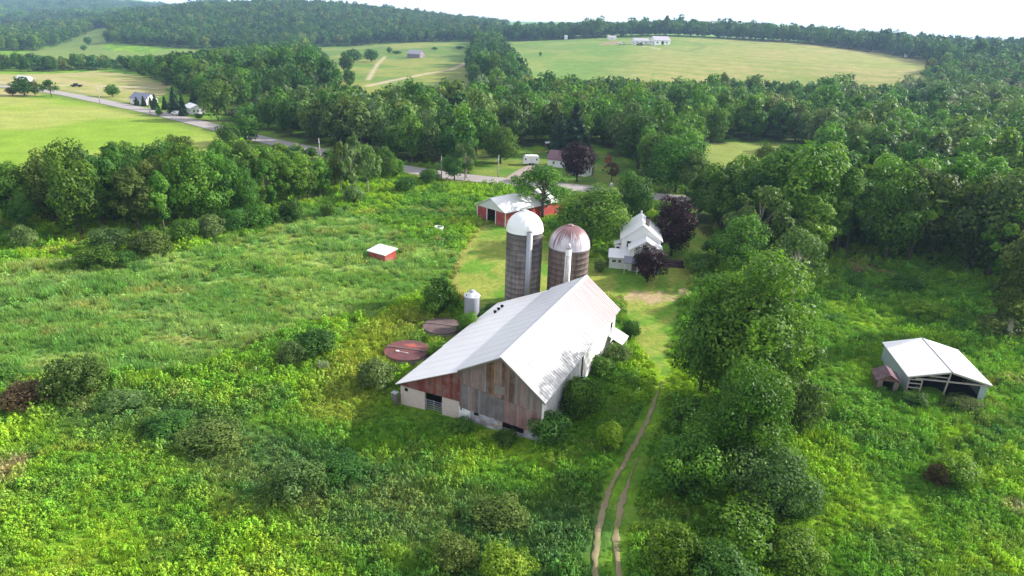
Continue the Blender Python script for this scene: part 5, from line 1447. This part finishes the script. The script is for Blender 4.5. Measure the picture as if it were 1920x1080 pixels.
# bushes along the front of the left wood
for a in [('olive rounded bush at the near tip of the left wood', 280, 428, 488, 84, 'olive', 3), ('grey-green bush behind the olive tip bush', 212, 424, 478, 80, 'grey', 1), ('dark low bush at the left of the tip bushes', 184, 462, 512, 92, 'mid', 0),
          ('green bush right of the olive tip bush', 346, 408, 462, 54, 'mid', 2), ('light rounded bush on the wood edge', 396, 402, 452, 58, 'grey', 4), ('dark bush in the wood edge by the light one', 440, 388, 440, 62, 'dark', 1),
          ('mid green bush midway along the wood edge', 492, 380, 430, 60, 'mid', 3), ('dark round bush toward the far wood edge', 546, 372, 424, 52, 'dark', 0), ('small bush standing off the wood edge', 616, 378, 410, 30, 'mid', 2),
          ('pale bush under the bare trees of the wood edge', 664, 346, 384, 46, 'grey', 4), ('small light tree-like bush at the far left of the wood', 46, 420, 470, 48, 'grey', 2), ('little bright bush on the grass by the wood tip', 412, 444, 462, 30, 'bright', 1),
          ('low dark bush in front of the wood tip', 228, 470, 506, 50, 'dark', 4), ('bush at the thin end of the left wood', 760, 330, 362, 40, 'dark', 3), ('green bush at the thin end of the wood near the road', 806, 314, 348, 40, 'mid', 1)]:
    S(a[0], a[1], a[2], a[3], a[4], 'shrub', a[5], var=a[6], lod=0)
for i, (u, vt, vb, w, lab) in enumerate([(188, 322, 432, 34, 'white-stemmed birch leaning at the front of the left wood'), (212, 330, 418, 30, 'second white-stemmed birch just right of the leaning one'), (306, 330, 424, 32, 'slim white-stemmed birch above the olive tip bush')]):
    veg('birch_tree', lab, 'tree', u, vt, vb, w, 'open', 'grey', trunk=True, bark=BARKL, lod=0, var=i)
for i, (u, vt, vb, w) in enumerate([(662, 250, 366, 50), (690, 268, 362, 44), (640, 262, 360, 40)]):
    T(['half-bare pinkish twiggy tree on the wood edge', 'half-bare twiggy tree right of the pinkish one', 'half-bare twiggy tree left of the pinkish one'][i], u, vt, vb, w, 'open', ['grey', 'grey', 'olive'][i], bark=BARKL, lod=1, var=i)
T('leafy tree standing by the road bend above the left wood', 462, 214, 268, 58, 'round', 'mid', lod=1, var=1)
T('smaller leafy tree beside the one at the road bend', 430, 228, 276, 40, 'round', 'dark', lod=1, var=4)
# lone trees by the far farms
T('lone round tree in the pale field beside the far road', 212, 158, 182, 26, 'round', 'mid', lod=1, var=0)
T('dark clump tree at the far left farm', 46, 144, 180, 42, 'round', 'dark', lod=1, var=2)
T('smaller olive tree right of the far left clump', 66, 152, 179, 26, 'round', 'olive', lod=1, var=3)
T('bush-like brown tree left of the far left clump', 24, 162, 179, 24, 'round', 'brown', lod=1, var=4)
T('light open tree at the far road bend', 97, 148, 182, 28, 'open', 'mid', lod=1, var=1)
T('low dark tree by the bungalow drive', 373, 212, 224, 18, 'round', 'mid', lod=1, var=5)
T('small yellow-green roadside tree before the spruces', 299, 203, 217, 14, 'round', 'bright', lod=1, var=1)
for i, (u, vt, vb, w, lab) in enumerate([(257, 180, 198, 11, 'small dark spruce hiding the slate-blue house, leftmost of three'), (270, 178, 199, 11, 'small dark spruce in the middle before the slate-blue house'), (283, 180, 199, 11, 'small dark spruce before the right end of the slate-blue house'),
                                         (292, 174, 206, 17, 'dark green conical spruce right of the slate-blue house'), (310, 178, 205, 14, 'thin dark spruce between the cone spruce and the tall one'), (329, 160, 212, 28, 'tallest dark spruce beside the white bungalow'), (344, 172, 218, 18, 'pointed olive spruce touching the white bungalow'), (366, 165, 206, 26, 'tall spruce behind the white bungalow')]):
    veg('spruce_tree', lab, 'tree', u, vt, vb, w, 'spruce', 'spruce', trunk=True, lod=1, var=i % 3)
for i, (u, vt, vb, w, lab) in enumerate([(730, 88, 100, 10, 'tiny tree on the hedge line left of the lone hill house'), (744, 95, 101, 20, 'low hedge bush left of the lone hill house'), (815, 88, 94, 12, 'dark hedge bush right of the lone hill house'), (862, 86, 92, 18, 'dark hedge bush near the hill track top'), (1013, 97, 106, 5, 'tiny dark bush alone in the hill field'), (1242, 76, 86, 6, 'little bush right of the white hill house'),
                                         (663, 92, 118, 36, 'dark tree clump at the left corner of the green hill field'), (696, 92, 116, 30, 'dark tree next to the corner clump of the hill field'), (650, 98, 140, 26, 'hedge tree down the left edge of the hill field'), (656, 130, 165, 24, 'leafy hedge tree lower down the hill field edge'), (166, 68, 85, 14, 'dark round tree in the far green strip'), (158, 84, 96, 12, 'smaller dark tree below it in the far green strip')]):
    veg('hedge_tree', lab, 'tree', u, vt, vb, w, 'round', 'dark', lod=1, var=i % 6, trunk=True)
# dead wood at the foot of the right wood
def dead(name, label, cat, u, v, rad, n, seed, up_=.6):
    g = G(u, v); rq = np.random.default_rng(seed); t = thing(name, label, cat, tuple(g))
    m = MB()
    for k in range(n):
        a = rq.uniform(0, 6.28); L = rad * rq.uniform(.5, 1.1); c = rq.normal(size=2) * rad * .35
        p0 = np.array((c[0], c[1], rq.uniform(0, .3))); p1 = p0 + np.array((math.cos(a) * L, math.sin(a) * L, rq.uniform(.0, up_) * L * .6))
        md = (p0 + p1) / 2 + rq.normal(size=3) * .12 * L
        m.tube([p0, md, p1], [.07, .05, .015], 4, False)
    m.build('branches', BROWNW, t).name = 'branch_tangle'
    return t
BROWNW = m_simple('dead_wood', (.24, .16, .10), .9, .1, .3, 2)
dead('brush_pile', 'brown pile of dead branches at the foot of the right wood', 'brush pile', 1618, 512, 3.4, 130, 1)
dead('fallen_branch', 'pale fallen branch in the grass below the brush pile', 'branch', 1660, 538, 1.8, 12, 2, .5)
dead('fallen_branch', 'dead branch lying at the dark wood edge further right', 'branch', 1800, 532, 2.2, 9, 3, .4)

# ------------------------------------------------------------------ meadow plants: nobody could count them
def weed_mesh(name, seed, n, kind):
    q = np.random.default_rng(seed)
    if kind == 'leafy':
        a = q.uniform(0, 6.28, n); rr_ = np.sqrt(q.random(n)) * .55; z = (1 - (rr_ / .6) ** 2) * .62 * q.uniform(.25, 1.05, n) + .03
        C = np.stack((np.cos(a) * rr_, np.sin(a) * rr_, z), 1); N = np.stack((np.cos(a) * rr_ * 1.1, np.sin(a) * rr_ * 1.1, np.full(n, .7)), 1) + q.normal(size=(n, 3)) * .4
        V, Q = leaf_quads(C, N, .14 * q.uniform(.6, 1.4, n), q)
        tone = np.clip(.2 + z * .75 + q.normal(size=n) * .13, 0, 1)  # leaves lighter toward the top: shading put into the tone
    elif kind == 'grass':
        a = q.uniform(0, 6.28, n); rr_ = np.sqrt(q.random(n)) * .45
        b = np.stack((np.cos(a) * rr_, np.sin(a) * rr_, np.zeros(n)), 1); hgt = q.uniform(.35, .8, n)
        a2 = q.uniform(0, 6.28, n); ln = q.uniform(.05, .4, n)
        tip = b + np.stack((np.cos(a2) * ln, np.sin(a2) * ln, hgt), 1); md = b * .6 + tip * .4 + np.array((0, 0, .10)); sd = np.stack((-np.sin(a2), np.cos(a2), np.zeros(n)), 1) * .024
        V = np.stack((b - sd, md - sd * .8, tip, md + sd * .8), 1).reshape(-1, 3); Q = np.arange(4 * n).reshape(-1, 4)
        tone = np.clip(.5 + q.normal(size=n) * .2, 0, 1)
    else:
        a = q.uniform(0, 6.28, n); st = q.integers(0, 7, n); sa = st * .9 + seed; sr = .1 + .38 * ((st * 37 % 7) / 7)
        z = q.uniform(.1, 1, n) ** .8 * (.7 + .3 * np.sin(st * 2.1)); k = (1 - z) * .2 + .05
        C = np.stack((np.cos(sa) * sr + np.cos(a) * k, np.sin(sa) * sr + np.sin(a) * k, z), 1); N = np.stack((np.cos(a), np.sin(a), np.full(n, .9)), 1) + q.normal(size=(n, 3)) * .3
        V, Q = leaf_quads(C, N, .125 * q.uniform(.6, 1.3, n), q)
        tone = np.clip(.25 + z * .55 + q.normal(size=n) * .15, 0, 1)  # stalk leaves darker low down: painted shading by height
    m = mesh_np(name, V, Q, M_FOL, tone)
    return m
WEEDS = [weed_mesh('weed', 1, 190, 'leafy'), weed_mesh('weed', 2, 200, 'leafy'), weed_mesh('weed', 3, 180, 'leafy'), weed_mesh('weed', 4, 90, 'grass'), weed_mesh('weed', 5, 100, 'grass'), weed_mesh('weed', 6, 160, 'stalk'), weed_mesh('weed', 7, 170, 'stalk')]
BUILT = []
for (ox, oy), rz, x0, x1, y0, y1 in (((-0.6, 55.5), -23.5, -11.4, 4.3, -.3, 23.9), ((20.5, 105.3), -7.5, -5, 3.3, -4.7, 7.6), ((-4.5, 127.5), -45, -4.3, 4.3, -.2, 16.8), ((46.9, 65.0), -9.7, -4.1, 4.1, -.2, 8.4), ((sr.location.x, sr.location.y), -33, -1.8, 1.8, -1.3, 1.3), ((dh.location.x, dh.location.y), -14, -1.1, 1.1, -.1, 2.2)):
    c, s = math.cos(R_(rz)), math.sin(R_(rz))
    BUILT.append([(ox + c * x - s * y, oy + s * x + c * y) for x, y in ((x0, y0), (x1, y0), (x1, y1), (x0, y1))])
CIRC = [(1.43, 87.5, 2.6), (7.45, 87.2, 2.9), (P(884, 604)[0], P(884, 604)[1] + .6, 1.1), (*P(763, 668)[:2], 2.6), (*P(829, 621)[:2], 2.4)]
def weeds(seed, r0, r1, per, s0, s1):
    q = np.random.default_rng(seed); amax = R_(60)
    n = int((r1 * r1 - r0 * r0) * amax * per)
    a = q.uniform(-amax, amax, n); rr_ = np.sqrt(q.uniform(r0 * r0, r1 * r1, n)); x, y = np.sin(a) * rr_, np.cos(a) * rr_
    ok = np.ones(n, bool)
    for b_ in BUILT: ok &= ~inpoly(x, y, b_)
    for cx, cy, cr in CIRC: ok &= np.hypot(x - cx, y - cy) > cr
    rut = np.minimum(polydist(x, y, RUT_L), polydist(x, y, RUT_R))
    ok &= rut > .38 + q.random(n) * .3
    ok &= polydist(x, y, ROADC) > 5.0
    lawn = inpoly(x + (fbm(x / 5, y / 5, 3, 3) - .5) * 2.4, y + (fbm(x / 5, y / 5, 8, 3) - .5) * 2.4, Z_LAWN) | inpoly(x, y, Z_DIRT)
    ok &= ~lawn
    ok &= ~inpoly(x, y, Z_LFIELD) & ~inpoly(x, y, Z_NOOK) & ~inpoly(x, y, Z_YARD)
    # the right meadow under the wood and inside woods stays sparse
    x, y, rr_, rut = x[ok], y[ok], rr_[ok], rut[ok]; n = len(x)
    z = terrain(x, y) - .05
    can = inpoly(x + (fbm(x / 14, y / 14, 3, 3) - .5) * 14, y + (fbm(x / 14, y / 14, 8, 3) - .5) * 14, Z_CANARY)
    cl = fbm(x / 4.5, y / 4.5, 81, 3); cl2 = fbm(x / 1.6, y / 1.6, 83, 2)
    sc = q.uniform(s0, s1, n) * (.72 + .6 * sstep(.3, .7, cl)) * (.75 + .5 * cl2)
    bx, by = (x + .6), (y - 55.5); lx = bx * math.cos(R_(-23.5)) + by * math.sin(R_(-23.5)); ly = -bx * math.sin(R_(-23.5)) + by * math.cos(R_(-23.5))
    sc = np.where((ly < .2) & (ly > -3.2) & (lx > -11.5) & (lx < 4), sc * .5, sc)
    mid = (polydist(x, y, [(a_ + b_) / 2 for a_, b_ in zip(RUT_L, RUT_R)]) < 1.6)
    sc = np.where(mid, sc * .35, sc); sc = np.where(rut < 1.1, sc * .55, sc)
    idx = np.where(q.random(n) < np.where(can, .9, .25 + .4 * (fbm(x / 6, y / 6, 85, 2) > .55)), 3 + q.integers(0, 2, n), q.integers(0, 3, n))
    idx = np.where((q.random(n) < .22) & ~can, 5 + q.integers(0, 2, n), idx)
    tint = 1.25 * ground_col(x, y) * q.uniform(.8, 1.25, (n, 1)) * np.stack((q.uniform(.85, 1.15, n), np.ones(n), q.uniform(.8, 1.3, n)), 1)
    return np.stack((x, y, z), 1), q.uniform(0, 6.28, n), np.stack((sc, sc, sc * q.uniform(.7, 1.2, n)), 1), idx, tint
parts = [weeds(1, 16, 62, 8.5, .5, .95), weeds(2, 62, 100, 4.2, .65, 1.15), weeds(3, 100, 185, 1.3, .9, 1.5)]
scatter('meadow_plants', 'rough green meadow of weeds and tall grass', 'meadow', *[np.concatenate([p[i] for p in parts]) for i in range(5)], WEEDS)
print('weeds', sum(len(p[0]) for p in parts))

# ------------------------------------------------------------------ light, sky, air
SUN_EL, SUN_AZ = 27.5, math.degrees(math.atan2(.96, .27))   # azimuth from +Y toward +X
d = Vector((math.sin(R_(SUN_AZ)) * math.cos(R_(SUN_EL)), math.cos(R_(SUN_AZ)) * math.cos(R_(SUN_EL)), math.sin(R_(SUN_EL))))
sun = bpy.data.lights.new('sun', 'SUN'); sun.energy = 5.0; sun.angle = R_(1.0); sun.color = (1.0, .94, .85)
suno = bpy.data.objects.new('sun', sun); COL.objects.link(suno); suno.rotation_euler = d.to_track_quat('Z', 'Y').to_euler(); suno.location = (60, 20, 120)
w = bpy.data.worlds.new("World"); scene.world = w; w.use_nodes = True
nt = w.node_tree; nt.nodes.clear()
out = nt.nodes.new('ShaderNodeOutputWorld'); bg = nt.nodes.new('ShaderNodeBackground'); sky = nt.nodes.new('ShaderNodeTexSky')
sky.sky_type = 'NISHITA'; sky.sun_disc = False; sky.sun_elevation = R_(SUN_EL); sky.sun_rotation = R_(SUN_AZ); sky.air_density = 1.0; sky.dust_density = 3.0; sky.altitude = 300
# bright cloud banks low over the hills, thinning to open sky overhead
tc = nt.nodes.new('ShaderNodeTexCoord'); no = nt.nodes.new('ShaderNodeTexNoise'); no.inputs['Scale'].default_value = 2.2; no.inputs['Detail'].default_value = 5
mp = nt.nodes.new('ShaderNodeMapping'); mp.inputs['Scale'].default_value = (1, 1, 3.0); nt.links.new(tc.outputs['Generated'], mp.inputs[0]); nt.links.new(mp.outputs[0], no.inputs['Vector'])
sx = nt.nodes.new('ShaderNodeSeparateXYZ'); nt.links.new(tc.outputs['Generated'], sx.inputs[0])
mr = nt.nodes.new('ShaderNodeMapRange'); nt.links.new(sx.outputs[2], mr.inputs[0]); mr.inputs[1].default_value = .12; mr.inputs[2].default_value = .55; mr.inputs[3].default_value = .62; mr.inputs[4].default_value = .0
ad = nt.nodes.new('ShaderNodeMath'); ad.operation = 'ADD'; nt.links.new(mr.outputs[0], ad.inputs[0]); nt.links.new(no.outputs['Fac'], ad.inputs[1])
rp = nt.nodes.new('ShaderNodeValToRGB'); rp.color_ramp.elements[0].position = .34; rp.color_ramp.elements[0].color = (.12, .12, .12, 1); rp.color_ramp.elements[1].position = .78; rp.color_ramp.elements[1].color = (1, 1, 1, 1)
nt.links.new(ad.outputs[0], rp.inputs[0])
mx = nt.nodes.new('ShaderNodeMix'); mx.data_type = 'RGBA'; nt.links.new(rp.outputs[0], mx.inputs[0]); nt.links.new(sky.outputs[0], mx.inputs[6]); mx.inputs[7].default_value = (8.9, 9.0, 9.2, 1)
nt.links.new(mx.outputs[2], bg.inputs[0]); bg.inputs[1].default_value = .10; nt.links.new(bg.outputs[0], out.inputs[0])

HAZE = True
if HAZE:
    m = MB().box(-6300, 6300, -6300, 6300, -60, 230)
    t = NT('haze_air'); pv = t.n('ShaderNodeVolumePrincipled')
    pv.inputs['Color'].default_value = (.42, .61, 1.0, 1); pv.inputs['Density'].default_value = .00014; pv.inputs['Anisotropy'].default_value = .2
    t.l(pv.outputs[0], t.out.inputs['Volume'])
    o = m.build('haze', t.m); tag(o, 'faint blue haze in the valley air', 'haze', None, 'stuff')

vs = scene.view_settings
vs.view_transform = 'Standard'; vs.look = 'None'; vs.exposure = .90; vs.gamma = 1.0; vs.use_curve_mapping = False
cy = scene.cycles
cy.max_bounces = 5; cy.diffuse_bounces = 2; cy.glossy_bounces = 1; cy.transmission_bounces = 2; cy.volume_bounces = 1; cy.transparent_max_bounces = 4
cy.use_denoising = True; cy.caustics_reflective = False; cy.caustics_refractive = False
cy.sample_clamp_indirect = 4
